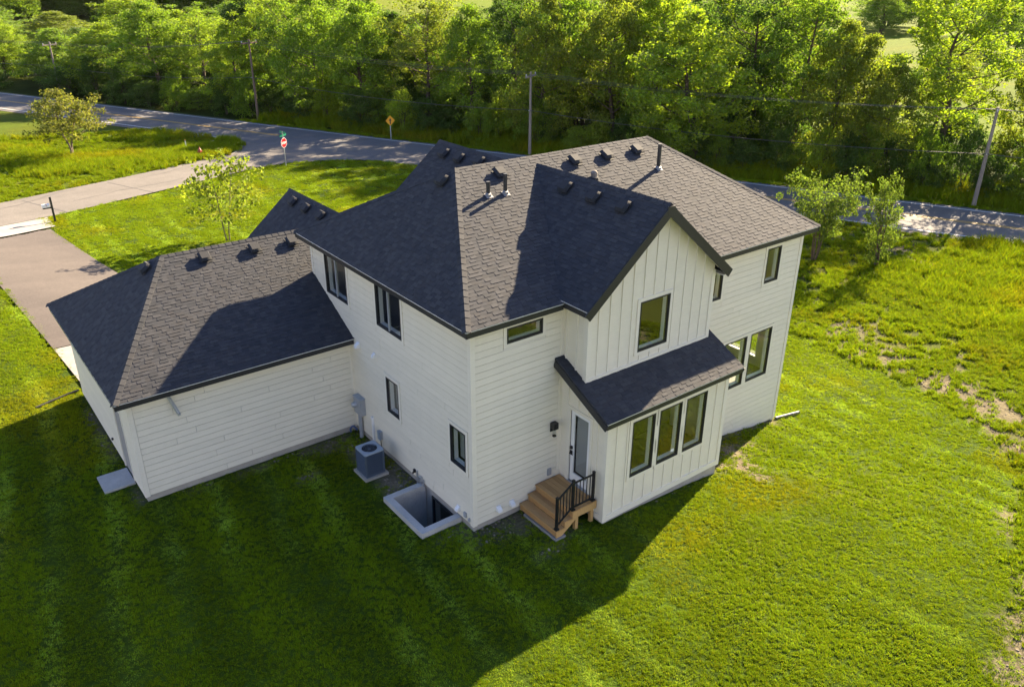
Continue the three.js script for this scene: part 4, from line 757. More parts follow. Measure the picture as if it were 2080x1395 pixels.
// utility poles and wires
const poleSpec = [
  [9.9, -103.0, 6.1, M.poleGrey, 'weathered grey utility pole at the far left end of the tree belt', 1.9, 0.11],
  [22.5, -71.2, 8.1, M.poleWood, 'reddish brown utility pole with wide crossarm between stop sign and trees', 2.2, 0.12],
  [35.1, -41.8, 6.9, M.poleGrey, 'pale grey utility pole rising behind the middle of the roof', 1.9, 0.12],
  [50.1, -10.95, 6.8, M.poleGrey, 'grey utility pole standing at the right beyond the road', 0.5, 0.13]];
const heads = [];
const armDir = V(NX, 0, NZ);
for (const [x, z, h, mat, label, arm, r] of poleSpec) {
  const y = groundHeight(x, z); const t = thing('utility_pole', label, 'utility pole', [x, y, z], 0, 'utility poles along the county road');
  const g = new THREE.CylinderGeometry(r * 0.72, r * 1.15, h + 0.4, 12, 6).translate(0, h / 2 - 0.2, 0); part('pole', g, mat, t);
  part('crossarm', bar([-armDir.x * arm / 2, h - 0.35, -armDir.z * arm / 2], [armDir.x * arm / 2, h - 0.35, armDir.z * arm / 2], 0.11, 0.13), mat, t);
  const tips = [-1, 0.1, 1].map((k) => V(armDir.x * k * (arm / 2 - 0.1), h - 0.28, armDir.z * k * (arm / 2 - 0.1)));
  for (const p of tips) part('insulator', new THREE.LatheGeometry([[0, 0], [0.03, 0], [0.06, 0.05], [0.035, 0.08], [0.055, 0.12], [0.03, 0.17], [0, 0.18]].map((q) => new THREE.Vector2(...q)), 10).translate(p.x, p.y, p.z), M.insulator, t);
  part('cable_bracket', bar([0, h * 0.55, 0], [-armDir.x * 0.3, h * 0.55, -armDir.z * 0.3], 0.06, 0.08), M.galvanised, t);
  heads.push({ tips: tips.map((p) => V(x + p.x, y + p.y + 0.16, z + p.z)), low: V(x - armDir.x * 0.28, y + h * 0.555, z - armDir.z * 0.28) });
}
{
  const along = V(NZ, 0, -NX); const extra = (h, d) => ({ tips: h.tips.map((p) => p.clone().addScaledVector(along, d)), low: h.low.clone().addScaledVector(along, d) });
  const runs = [extra(heads[0], 60), ...heads, extra(heads[3], -60)];
  const spanName = ['beyond the left pole', 'between the far left pole and the brown pole', 'between the brown pole and the pale pole', 'between the pale pole and the right pole', 'running off right from the last pole'];
  for (let i = 0; i + 1 < runs.length; i++) {
    const mk = (a, b, r, label) => { const P = []; for (let k = 0; k <= 14; k++) { const f = k / 14, p = a.clone().lerp(b, f); p.y -= 4 * 0.55 * f * (1 - f); P.push(p.sub(a)); } const t = new THREE.Mesh(new THREE.TubeGeometry(new THREE.CatmullRomCurve3(P), 28, r, 5), M.wire); t.castShadow = true; t.position.copy(a); t.name = numbered('overhead_wire'); tag(t, label, 'wire', 'overhead wires along the road'); scene.add(t); };
    ['nearest', 'middle', 'farthest'].forEach((w, k) => mk(runs[i].tips[k], runs[i + 1].tips[k], 0.011, `${w} upper wire ${spanName[i]}`));
    mk(runs[i].low, runs[i + 1].low, 0.022, `thick lower cable ${spanName[i]}`);
  }
}

// ------------------------------------------------------------------ trees
function leafInto(P, C, c, size, rng, tint, droop) {
  const a = rng() * Math.PI * 2, el = (rng() - 0.5) * 2.2 - droop; const d = V(Math.cos(a) * Math.cos(el), Math.sin(el), Math.sin(a) * Math.cos(el));
  const n = V(rng() - 0.5, rng() - 0.2, rng() - 0.5).normalize(); const s = d.clone().cross(n).normalize(), u = s.clone().cross(d);
  const l = size * (0.7 + 0.6 * rng()), w = l * 0.36, base = c, tip = c.clone().addScaledVector(d, l), m = c.clone().addScaledVector(d, l * 0.45).addScaledVector(u, -l * 0.08);
  const A = m.clone().addScaledVector(s, w).addScaledVector(u, l * 0.12), B = m.clone().addScaledVector(s, -w).addScaledVector(u, l * 0.12);
  P.push(base.x, base.y, base.z, A.x, A.y, A.z, tip.x, tip.y, tip.z, base.x, base.y, base.z, tip.x, tip.y, tip.z, B.x, B.y, B.z);
  const k = tint * (0.8 + 0.4 * rng()), y = 0.9 + 0.25 * rng(); for (let i = 0; i < 6; i++) C.push(k * y, k, k * 0.9);
}
function limb(list, pts, r0, r1, seg = 5) {
  const curve = new THREE.CatmullRomCurve3(pts), steps = Math.max(3, pts.length * 2), g = new THREE.TubeGeometry(curve, steps, 1, seg, false);
  const p = g.attributes.position;
  for (let i = 0; i <= steps; i++) { const c = curve.getPointAt(i / steps), r = r0 + (r1 - r0) * i / steps; for (let k = 0; k <= seg; k++) { const q = i * (seg + 1) + k; p.setXYZ(q, c.x + (p.getX(q) - c.x) * r, c.y + (p.getY(q) - c.y) * r, c.z + (p.getZ(q) - c.z) * r); } }
  list.push(g);
}
// one tree of height 1 x h: trunk with limbs and a crown of leaves in clumps
function treeShape(seed, o) {
  const rng = rngOf(seed), H = o.h, R = o.r, P = [], C = [], wood = [];
  const lean = V((rng() - 0.5) * 0.12 * H, 0, (rng() - 0.5) * 0.12 * H);
  const stems = o.stems ?? 1, tips = [];
  for (let st = 0; st < stems; st++) {
    const spread = stems > 1 ? R * 0.55 : 0, sa = st / stems * Math.PI * 2 + rng(); const top = V(lean.x + Math.cos(sa) * spread * (0.4 + rng() * 0.6), H * (o.trunkTop ?? 0.8) * (0.85 + 0.15 * rng()), lean.z + Math.sin(sa) * spread * (0.4 + rng() * 0.6));
    const root = V(Math.cos(sa) * 0.08 * stems / 2 * (stems > 1 ? 1 : 0), -0.15, Math.sin(sa) * 0.08 * (stems > 1 ? 1 : 0));
    const tr = []; for (let i = 0; i <= 4; i++) { const f = i / 4, p = root.clone().lerp(top, f); const bend = stems > 1 ? Math.sin(f * Math.PI) * -0.12 * spread : 0; p.x += (rng() - 0.5) * 0.04 * H * (i ? 1 : 0) + Math.cos(sa) * bend; p.z += (rng() - 0.5) * 0.04 * H * (i ? 1 : 0) + Math.sin(sa) * bend; tr.push(p); }
    const r0 = o.trunkR * (stems > 1 ? 0.65 : 1); limb(wood, tr, r0, r0 * 0.22, 7);
    const tc = new THREE.CatmullRomCurve3(tr), nl = Math.round(o.limbs / stems);
    for (let k = 0; k < nl; k++) {
      const f = o.crown0 + (1 - o.crown0) * Math.pow((k + rng()) / nl, 0.85), s = tc.getPointAt(clamp(f, 0, 0.99)); const a = k * 2.4 + rng() * 1.2;
      const hRel = s.y / H, env = R * o.env(clamp(hRel + 0.12)) * (0.65 + 0.5 * rng()), rise = H * (0.05 + 0.16 * rng()) * (o.up ?? 1);
      const e = V(s.x + Math.cos(a) * env, s.y + rise, s.z + Math.sin(a) * env), mid = s.clone().lerp(e, 0.5); mid.y -= rise * 0.12; mid.x += (rng() - 0.5) * 0.2 * env; mid.z += (rng() - 0.5) * 0.2 * env;
      limb(wood, [s, mid, e], r0 * 0.32 * (1.1 - f * 0.6), r0 * 0.07, 4);
      const cv = new THREE.CatmullRomCurve3([s, mid, e]);
      for (const q of [0.45, 0.65, 0.82, 1.0]) { const b = cv.getPointAt(q); const sub = env * (0.18 + 0.2 * rng()); tips.push(V(b.x + (rng() - 0.5) * 2 * sub, b.y + (rng() - 0.3) * sub, b.z + (rng() - 0.5) * 2 * sub)); }
    }
    tips.push(top.clone());
  }
  const extra = o.fill ?? 0; for (let i = 0; i < extra; i++) { const yy = o.low + (1 - o.low) * rng(), a = rng() * Math.PI * 2, rr = R * o.env(yy) * Math.sqrt(0.25 + 0.75 * rng()); tips.push(V(lean.x * yy + Math.cos(a) * rr, yy * H * 0.97, lean.z * yy + Math.sin(a) * rr)); }
  const per = Math.max(4, Math.round(o.leaves / tips.length));
  for (const t of tips) {
    const cr = o.clump * (0.6 + 0.8 * rng()), tint = 0.78 + 0.44 * rng();
    for (let i = 0; i < per; i++) { const a = rng() * Math.PI * 2, v = rng() * 2 - 1, r = cr * Math.cbrt(rng()), s = Math.sqrt(1 - v * v); const c = V(t.x + Math.cos(a) * s * r, t.y + v * r * 0.7, t.z + Math.sin(a) * s * r); if (c.y < 0.05) c.y = 0.05 + rng() * 0.2; leafInto(P, C, c, o.leaf, rng, tint, o.droop ?? 0.5); }
  }
  const crown = new THREE.BufferGeometry(); crown.setAttribute('position', new THREE.Float32BufferAttribute(P, 3)); crown.setAttribute('color', new THREE.Float32BufferAttribute(C, 3)); crown.computeVertexNormals();
  return { crown, wood: merge(wood), h: H, r: R };
}
const envBroad = (y) => clamp(Math.sin(Math.PI * Math.pow(clamp(y * 0.93 + 0.05), 0.85)) * 1.05, 0.12, 1);
const envTall = (y) => clamp(0.35 + 0.75 * Math.sin(Math.PI * clamp((y - 0.1) / 0.95)), 0.2, 1);
const envBush = (y) => clamp(1.05 - Math.pow(y, 2.4) * 0.75, 0.15, 1);
const broad = [1, 2, 3, 4].map((k) => treeShape(100 + k, { h: 10, r: 3.1, trunkR: 0.2, limbs: 26, crown0: 0.22, low: 0.15, env: envBroad, fill: 120, leaves: 19000, clump: 0.56, leaf: 0.165 }));
const tall = [1, 2, 3].map((k) => treeShape(200 + k, { h: 12, r: 2.9, trunkR: 0.19, limbs: 26, crown0: 0.3, low: 0.3, env: envTall, fill: 55, leaves: 15500, clump: 0.52, leaf: 0.16, up: 1.5, trunkTop: 0.9 }));
const bush = [1, 2, 3].map((k) => treeShape(300 + k, { h: 4, r: 2.1, trunkR: 0.07, stems: 4, limbs: 20, crown0: 0.08, low: 0.03, env: envBush, fill: 80, leaves: 7500, clump: 0.42, leaf: 0.15, trunkTop: 0.75 }));
function plant(name, shape, x, z, h, w, mat, barkMat, label, category, group, turn = 0) {
  const t = thing(name, label, category, [x, groundHeight(x, z), z], turn, group); const sy = h / shape.h, sx = w / (2 * shape.r * 1.1);
  const a = part('trunk', shape.wood, barkMat, t), b = part('crown', shape.crown, mat, t); for (const m of [a, b]) m.scale.set(sx, sy, sx); return t;
}
// [x, z, height, width, kind] of the belt across the road, front row then rear row
const belt = [[6.9, -121.9, 7.6, 5.7, 'b'], [11.2, -108.2, 7.0, 7.5, 'b'], [15.7, -100.9, 8.0, 8.2, 'b'], [18.4, -90.3, 10.8, 7.7, 'b'], [21.7, -85.6, 8.9, 5.9, 't'], [22.9, -78.4, 9, 5.9, 'b'], [27.1, -78.8, 10.6, 6, 't'], [27.8, -72.7, 11.6, 5.8, 't'], [28.2, -67.1, 12, 6.5, 'b'], [30.9, -63.7, 11.4, 6.2, 'b'], [34.4, -63.3, 10.5, 5.1, 'b'], [34.6, -58, 12, 6.1, 't'], [37, -53, 11.5, 6.1, 'b'], [39.4, -50.3, 11.8, 5.1, 't'], [38.8, -44.5, 12.4, 5.3, 'b'], [42.3, -44, 13.5, 5.8, 't'], [42.3, -39.5, 13.1, 6, 'b'], [46.1, -38.2, 14.2, 6.6, 'b'], [44.7, -31.8, 12, 10.9, 'b'], [51.5, -31.6, 13.9, 6.4, 't'], [50.5, -26.6, 13, 5.6, 't'], [49.9, -23, 11.4, 5, 'b'], [52.6, -22, 10.4, 4.3, 'b'], [50.9, -18.5, 8.6, 4, 'b'], [55.1, -16.7, 13.4, 7.1, 't'], [58.2, -11.6, 11.0, 3.8, 'b'], [58.5, -7.0, 12, 6, 'b'], [18.8, -129.6, 5.5, 8.1, 'b'], [22.5, -117, 10, 8.4, 't'], [25.7, -105.5, 8.9, 7.2, 'b'], [30.2, -105.2, 9.1, 6.7, 't'], [31.9, -96.8, 11.2, 7.7, 'b'], [36.3, -96.8, 11.4, 7.9, 't'], [38.2, -83.5, 11.8, 7.3, 'b'], [41.9, -80.3, 11.6, 6.6, 'b'], [51.1, -79.4, 7.1, 3.8, 'b'], [48.7, -65.8, 11.7, 5.6, 'b'], [49.2, -60.1, 12.6, 6.5, 'b'], [52.3, -58, 13.5, 6.5, 'b'], [54.5, -48.8, 14.4, 7.1, 'b'], [58.4, -45, 14, 7.1, 'b'], [61.8, -42.6, 14.4, 6.6, 'b'], [62.4, -36.6, 13.3, 5.8, 'b'], [66.3, -35.3, 11.1, 4.9, 'b']];
const infill = [[13.5, -117.4, 4.6, 7.8, 'b'], [21.9, -102.8, 8.5, 7.6, 't'], [25.1, -93.8, 5.9, 6.5, 't'], [31.4, -82.7, 6.6, 6.3, 'b'], [34.3, -73.5, 6.1, 6.4, 't'], [38.8, -64.0, 9.2, 6.0, 'b'], [41.4, -59.0, 6.8, 6.6, 't'], [48.1, -49.5, 8.7, 6.3, 'b'], [49.9, -46.0, 9.7, 5.5, 'b'], [54.3, -38.9, 10.1, 5.7, 'b'], [55.1, -32.6, 10.2, 5.2, 't'], [18.1, -126.3, 5.5, 8.1, 'b'], [20.8, -115.7, 5.8, 8.0, 'b'], [30.1, -100.5, 6.8, 7.4, 't'], [34.0, -90.3, 8.6, 6.5, 'b'], [39.5, -76.5, 8.4, 6.4, 'b'], [43.6, -70.1, 7.0, 5.7, 't'], [48.8, -59.8, 10.1, 6.5, 'b'], [49.9, -51.6, 8.3, 6.3, 't'], [53.9, -42.4, 9.9, 4.9, 't'], [57.0, -39.4, 9.5, 5.5, 't'], [61.9, -32.0, 7.4, 5.0, 't'], [65.0, -20.5, 8.8, 4.2, 't'], [11.8, -166.7, 6.8, 11.1, 'b'], [20.2, -154.3, 6.5, 9.3, 'b'], [27.1, -139.3, 5.3, 9.1, 'b'], [32.5, -122.3, 6.8, 9.2, 'b'], [42.0, -103.2, 7.1, 7.7, 'b'], [47.0, -92.9, 9.9, 8.4, 'b'], [50.9, -86.2, 8.5, 7.4, 'b'], [54.7, -77.2, 9.0, 6.9, 'b'], [57.2, -67.8, 10.2, 6.8, 'b'], [63.1, -61.8, 10.2, 6.4, 't'], [64.7, -54.1, 10.8, 6.0, 't'], [66.9, -48.4, 11.1, 5.5, 't'], [69.5, -42.7, 12.5, 6.7, 't'], [79.0, -28.7, 8.7, 5.0, 'b']];
const scrub = [[3.7, -114.5, 3.1, 6.1], [10.7, -102, 3.2, 5.9], [13, -97.3, 4.8, 3.9], [14.6, -91.5, 4.3, 4.3], [16.3, -88.2, 2.9, 5], [18.3, -84.6, 3.6, 3.8], [20.1, -82.7, 2.2, 4.2], [21.5, -77.7, 4.4, 3.2], [23.4, -74.8, 4.7, 4.5], [25.1, -74.1, 2.7, 4.1], [26.8, -69.7, 2.3, 4.9], [27.9, -66.5, 4.6, 3], [29.4, -61.8, 3.9, 4.3], [31.1, -60.8, 3.7, 4.4], [31.4, -56.8, 4.3, 3.5], [33, -55.1, 3.5, 3.4], [34.6, -53.6, 2.5, 3.3], [35.2, -49.4, 3.8, 3.5], [36.9, -48.7, 3.9, 3.4], [37.9, -44.5, 4.6, 4.2], [39, -44.1, 3.3, 2.9], [39.8, -40.3, 2.3, 3.9], [40.9, -39.6, 2.8, 3.4], [41.3, -36.5, 3.9, 3], [41.8, -34.1, 4.6, 3.1], [42.8, -32, 4.4, 3.5], [43.7, -30.9, 3.2, 3.8], [44.9, -29.4, 3.2, 2.9], [45.8, -27.4, 2.5, 3.5], [47.2, -25.3, 3.5, 2.3], [48.6, -24, 2.3, 2.8], [48.2, -22.1, 4.2, 2.5], [49, -20.4, 4, 3.5], [49.9, -19.2, 4.6, 2.6], [51, -17.9, 4.4, 3], [51.6, -15.6, 4.6, 2.9], [52.4, -15.3, 2.5, 3.6], [53, -13.3, 4.6, 3.4], [53.7, -11.7, 3.1, 3.3], [54.6, -9.4, 4.2, 3.4]];
// labels: which one it is, counted between landmarks one can find in the picture
const marks = [['left edge of the view', -1.2], ['far left grey utility pole', 0], ['brown utility pole', 0], ['yellow warning sign', 0], ['pale grey utility pole', 0], ['far right roof corner', 0], ['right utility pole', 0]];
{ const at = [null, [9.9, -103], [22.5, -71.2], [28.5, -54.2], [35.1, -41.8], [12.7, 0.3], [50.1, -10.95]]; at.forEach((p, i) => { if (p) marks[i][1] = V(p[0], i === 5 ? HE : -2, p[1]).project(camera).x; }); }
const ORD = ['first', 'second', 'third', 'fourth', 'fifth', 'sixth', 'seventh', 'eighth', 'ninth', 'tenth', 'eleventh', 'twelfth', 'thirteenth', 'fourteenth', 'fifteenth', 'sixteenth', 'seventeenth', 'eighteenth', 'nineteenth', 'twentieth'];
function whereOf(list) {                                          // list of {x, z, row}; returns phrases
  const us = list.map((p) => V(p.x, 2, p.z).project(camera).x); const out = []; const buckets = new Map();
  list.forEach((p, i) => { let m = 0; for (let k = 0; k < marks.length; k++) if (us[i] > marks[k][1]) m = k; const key = p.row + m; if (!buckets.has(key)) buckets.set(key, []); buckets.get(key).push(i); p.m = m; });
  for (const ids of buckets.values()) { ids.sort((a, b) => us[a] - us[b]); ids.forEach((i, k) => { out[i] = `${ORD[k]} right of the ${marks[list[i].m][0]}`; }); }
  return out;
}
{
  const rng = rngOf(404);
  const all = [...belt, ...infill], rowOf = (i) => i < 27 ? 'front' : i < 44 ? 'third' : i < 67 ? 'second' : 'rearmost';
  const list = all.map(([x, z], i) => ({ x, z, row: rowOf(i) })); const where = whereOf(list);
  all.forEach(([x, z, h, w, k], i) => {
    const big = i === 18; const set = k === 't' ? tall : broad; const shape = set[Math.floor(rng() * set.length)];
    const mat = big ? L.bright : rng() < 0.18 ? L.olive : rng() < 0.4 ? L.bright : rng() < 0.75 ? L.mid : L.dark; const tone = mat === L.olive ? 'olive green' : mat === L.bright ? 'light green' : mat === L.mid ? 'green' : 'dark green';
    const label = big ? 'very broad bright green tree towering right behind the main roof ridge' : `${tone} ${k === 't' ? 'upright' : 'round'} tree, ${rowOf(i)} row, ${where[i]}`;
    plant(k === 't' ? 'upright_tree' : 'broad_tree', shape, x, z, h * 1.02, w * (big ? 1.05 : 1.42), mat, M.bark, label, 'tree', 'trees of the belt across the road', rng() * 6.28);
  });
  const trng = rngOf(515); for (let k = 0; k < 44; k++) { const t = 112 - k * 3.05 + (trng() - 0.5) * 2, sAcross = 56.5 + trng() * 8; const [x, z] = fromRoad(sAcross, t); const pu = V(x, 0, z).project(camera).x; if (pu > 1.05 || (pu > -0.975 && pu < -0.91) || (pu > 0.90 && pu < 0.985)) continue; scrub.push([Math.round(x * 10) / 10, Math.round(z * 10) / 10, 3.4 + 2.6 * trng(), 4.2 + 1.6 * trng()]); }
  const sl = scrub.map(([x, z]) => ({ x, z, row: 's' })), sw = whereOf(sl);
  scrub.forEach(([x, z, h, w], i) => { const mat = rng() < 0.55 ? L.dark : rng() < 0.6 ? L.mid : L.bright; plant('roadside_shrub', bush[Math.floor(rng() * 3)], x, z, h, w, mat, M.bark, `${mat === L.dark ? 'dark' : mat === L.mid ? 'green' : 'light green'} roadside shrub, ${sw[i]}`, 'shrub', 'shrubs at the foot of the tree belt', rng() * 6.28); });
}
// single trees round the plot
const orchard = treeShape(501, { h: 5, r: 2.6, trunkR: 0.13, stems: 2, limbs: 26, crown0: 0.3, low: 0.35, env: envBroad, fill: 60, leaves: 5600, clump: 0.42, leaf: 0.16, trunkTop: 0.8 });
plant('spreading_tree', orchard, 2.75, -60.68, 5.4, 6.6, L.fruit, M.barkPale, 'low spreading olive tree with forked trunk on the left lot', 'tree', undefined, 1.0);
const young = treeShape(502, { h: 4.8, r: 1.75, trunkR: 0.06, stems: 2, limbs: 26, crown0: 0.2, low: 0.25, env: envTall, fill: 12, leaves: 1900, clump: 0.32, leaf: 0.19, trunkTop: 0.92 });
plant('young_tree', young, 4.9, -31.3, 4.9, 3.9, L.olive, M.barkPale, 'sparse young tree on the front lawn behind the garage', 'tree', undefined, 0.6);
const vase = treeShape(503, { h: 4.8, r: 2.1, trunkR: 0.12, stems: 4, limbs: 34, crown0: 0.3, low: 0.35, env: (y) => clamp(0.3 + 0.8 * y, 0.2, 1), fill: 40, leaves: 7500, clump: 0.38, leaf: 0.14, up: 1.4, trunkTop: 0.85 });
plant('ornamental_tree', vase, 30.0, -10.2, 4.7, 3.7, L.garden, M.bark, 'broad vase-shaped small tree beside the far roof corner', 'tree', undefined, 0.4);
const slim = treeShape(504, { h: 4.8, r: 1.25, trunkR: 0.13, stems: 4, limbs: 30, crown0: 0.1, low: 0.1, env: (y) => clamp(0.3 + 0.75 * Math.sin(Math.PI * clamp(y * 0.9)), 0.2, 1), fill: 30, leaves: 5200, clump: 0.32, leaf: 0.13, up: 1.6, trunkTop: 0.88 });
plant('slim_tree', slim, 31.9, -7.6, 4.6, 1.75, L.garden, M.bark, 'slim upright small tree standing alone on the rough grass by the road', 'tree', undefined, 2.1);
plant('front_shrub', bush[1], 13.2, -20.5, 3.6, 2.0, L.bright, M.bark, 'pale shrub tip showing behind the front gable roof', 'shrub', undefined, 0.3);
// far trees over the fields
{
  const rng = rngOf(606), far = [[176, -92, 9, 12], [185, -97, 11, 14], [192, -92, 13, 13], [200, -104, 12, 15], [214, -96, 12, 14], [224, -88, 14, 16], [186, -78, 9, 11], [150, -52, 10, 12], [140, -44, 9, 11], [160, -60, 11, 13]];
  const near = ['lowest', 'second', 'third', 'fourth', 'fifth', 'sixth', 'seventh', 'eighth', 'ninth', 'tenth']; const order = far.map((p, i) => [V(p[0], 2, p[1]).project(camera).x, i]).sort((a, b) => a[0] - b[0]); const rank = []; order.forEach(([, i], k) => { rank[i] = k; });
  far.forEach(([x, z, h, w], i) => plant('field_tree', broad[i % 4], x, z, h, w, L.mid, M.bark, `hazy round tree in the far field, ${ORD[rank[i]]} from the left of that clump`, 'tree', 'trees standing in the far field', rng() * 6));
  const wood = (name, label, spots) => { const im = new THREE.InstancedMesh(broad[0].crown, L.mid, spots.length), m4 = new THREE.Matrix4(); spots.forEach(([x, z, h, w, r], i) => { m4.compose(V(x, groundHeight(x, z) - 1, z), new THREE.Quaternion().setFromAxisAngle(V(0, 1, 0), r), V(w / 6, h / 10, w / 6)); im.setMatrixAt(i, m4); }); im.castShadow = im.receiveShadow = true; im.name = name; im.userData.kind = 'stuff'; tag(im, label, 'woods'); scene.add(im); };
  const A = []; for (let i = 0; i < 120; i++) A.push([-10 + rng() * 100, -225 - rng() * 60, 13 + rng() * 6, 10 + rng() * 5, rng() * 6]);
  wood('far_woods', 'dark mass of far woods at the top left behind the fields', A);
  const B = []; for (let i = 0; i < 150; i++) { const t = rng(); B.push([110 + t * 230 + rng() * 20, -290 - rng() * 60 + t * 30, 11 + rng() * 7, 11 + rng() * 6, rng() * 6]); }
  for (let i = 0; i < 130; i++) { const t = rng(); B.push([330 + rng() * 90, -250 + t * 330, 10 + rng() * 7, 11 + rng() * 6, rng() * 6]); }
  wood('distant_treeline', 'distant line of trees closing the fields at the top', B);
}

scene.fog = new THREE.FogExp2(new THREE.Color().setRGB(0.86, 0.92, 1.0), 0.00002);

// ------------------------------------------------------------------ grass: real blades in small patches
function grassPatch(seed, n, radius, h, w, lean, bend) {
  const rng = rngOf(seed), P = [], C = [];
  const tufts = []; for (let i = 0; i < n / 9; i++) { const a = rng() * 6.283, r = radius * Math.sqrt(rng()); tufts.push([Math.cos(a) * r, Math.sin(a) * r, 0.65 + 0.7 * rng(), 0.75 + 0.5 * rng()]); }
  for (let i = 0; i < n; i++) {
    const [tx, tz, th, tc] = tufts[Math.floor(rng() * tufts.length)]; const a = rng() * 6.283, sp = radius * 0.16 * Math.sqrt(rng()), x = tx + Math.cos(a) * sp, z = tz + Math.sin(a) * sp;
    const H = h * th * (0.6 + 0.7 * rng()), da = rng() * 6.283, lx = lean + Math.cos(da) * bend, lz = Math.sin(da) * bend, ww = w * (0.7 + 0.6 * rng()), wa = rng() * 3.1416, cx = Math.cos(wa) * ww / 2, cz = Math.sin(wa) * ww / 2;
    const b0 = [x - cx, -0.01, z - cz], b1 = [x + cx, -0.01, z + cz], m0 = [x - cx * 0.8 + lx * H * 0.35, H * 0.6, z - cz * 0.8 + lz * H * 0.35], m1 = [x + cx * 0.8 + lx * H * 0.35, H * 0.6, z + cz * 0.8 + lz * H * 0.35], tp = [x + lx * H, H * (1 - 0.25 * Math.hypot(lx, lz)), z + lz * H];
    P.push(...b0, ...b1, ...m1, ...b0, ...m1, ...m0, ...m0, ...m1, ...tp);
    const k = tc * (0.8 + 0.4 * rng()), dry = rng() < 0.07 ? 1.5 : 1, y = 0.88 + 0.3 * rng(); for (let q = 0; q < 9; q++) C.push(k * y * dry, k * (dry > 1 ? 1.05 : 1), k * 0.9);
  }
  const g = new THREE.BufferGeometry(); g.setAttribute('position', new THREE.Float32BufferAttribute(P, 3)); g.setAttribute('color', new THREE.Float32BufferAttribute(C, 3)); g.computeVertexNormals(); return g;
}
{
  const kinds = {
    lawn: { mat: G.lawn, geos: [1, 2, 3, 4].map((k) => grassPatch(700 + k, 260, 0.27, 0.050, 0.011, 0.62, 0.5)), label: 'short mown grass of the lawn round the house', name: 'lawn_grass' },
    rough: { mat: G.rough, geos: [1, 2, 3].map((k) => grassPatch(720 + k, 75, 0.15, 0.13, 0.015, 0.2, 0.6)), label: 'tufty rough grass beyond the mown lawn', name: 'rough_grass' },
    meadow: { mat: G.meadow, geos: [1, 2, 3].map((k) => grassPatch(740 + k, 150, 0.30, 0.34, 0.020, 0.15, 0.42)), label: 'tall yellow-green meadow grass at the right and along the road', name: 'meadow_grass' },
  };
  const spots = { lawn: [], rough: [], meadow: [] }; const rng = rngOf(808), v = V(0, 0, 0), cell = 0.24;
  for (let x = -34; x < 64; x += cell) for (let z = -72; z < 27; z += cell) {
    const px = x + (rng() - 0.5) * cell * 1.3, pz = z + (rng() - 0.5) * cell * 1.3, r1 = rng(), r2 = rng(), r3 = rng(), r4 = rng();
    const s = acrossOf(px, pz); if (s > 57) continue;
    const y = groundHeight(px, pz); v.set(px, y, pz); const d = v.distanceTo(camera.position); v.project(camera); if (Math.abs(v.x) > 1.16 || v.y < -1.2 || v.y > 1.1 || v.z > 1) continue;
    const keep = d < 24 ? 1 : Math.pow(24 / d, 1.15); if (r1 > keep) continue;
    if (onPavement(px, pz, 0.04) || underHouse(px, pz, 0.10)) continue;
    const dirt = dirtAt(px, pz); if (r2 < dirt * (0.48 + 0.5 * noise2(px * 3.1, pz * 3.1))) continue;
    let zn = zoneOf(px, pz); const sc = Math.min(2.4, Math.pow(1 / keep, 0.42)), f = fbm(px * 0.5, pz * 0.5, 3), f2 = fbm(px * 0.16 + 9, pz * 0.16, 3);
    let kind = 'lawn', hs = 1; 
    if (zn === 'rough') { kind = 'rough'; hs = 0.5 + 1.0 * f; if (fbm(px * 1.1 + 5, pz * 1.1, 3) < 0.42 && r3 < 0.55) continue; }
    else if (zn === 'meadow') { kind = 'meadow'; hs = (0.55 + 0.8 * f) * (0.5 + 0.5 * smooth(-0.5, 3.5, px - 27.2 + 0.35 * Math.max(0, pz + 3))); if (r3 < 0.25) continue; }
    else if (zn === 'lot') { const tall0 = smooth(0.5, 0.62, f2); kind = r3 < tall0 ? 'meadow' : 'rough'; hs = kind === 'meadow' ? 0.75 : 0.8; }
    else if (zn === 'verge') { kind = 'rough'; hs = 0.75; }
    else if (zn === 'wild') { kind = s < 50.8 ? 'rough' : 'meadow'; hs = 0.9 + 0.6 * f; if (kind === 'meadow' && r3 < 0.35) continue; }
    const stripe = Math.floor((px + 0.35 * Math.sin(pz * 0.12)) / 1.15) & 1;
    const turn = kind === 'lawn' ? (stripe ? Math.PI / 2 : -Math.PI / 2) + (r4 - 0.5) * 1.5 : r4 * 6.283;
    const dryness = smooth(0.55, 0.75, fbm(px * 0.3 + 40, pz * 0.3, 4)); let tone = (0.84 + 0.32 * fbm(px * 0.9 + 2, pz * 0.9, 3)) * (0.9 + 0.2 * f2 * 2 * 0.5);
    let blue = 0.95;
    if (kind === 'lawn') { const q = (px + 1.3 * Math.sin(pz * 0.16 + 0.8) + 0.15 * fbm(px, pz * 0.5, 2)) / 1.32, fr = q - Math.floor(q), track = smooth(0.17, 0.05, Math.abs(fr - 0.5)) * smooth(0.35, 0.6, fbm(px * 0.35 + 70, pz * 0.22, 3)); if (track > 0) { hs *= 1 - 0.4 * track; tone *= 1 + 0.8 * track; blue += 4.0 * track; } }
    if (kind === 'rough') for (let e = 0; e < (d < 45 ? 2 : 1); e++) { const ex = px + (hash2(px * 997 + e * 31, pz * 991) - 0.5) * 0.34, ez = pz + (hash2(px * 983, pz * 977 + e * 17) - 0.5) * 0.34; if (onPavement(ex, ez, 0.05) || hash2(ex * 1013, ez * 1009) < dirtAt(ex, ez) * 0.74) continue; spots.rough.push([ex, groundHeight(ex, ez) - 0.012, ez, hash2(ex * 701, ez * 709) * 6.283, sc, hs * (0.6 + 0.7 * hash2(ex * 811, ez * 809)), tone * (0.8 + 0.4 * hash2(ex * 601, ez * 607)), tone * (0.85 + 0.3 * hash2(ex * 601, ez * 607)), tone]); }
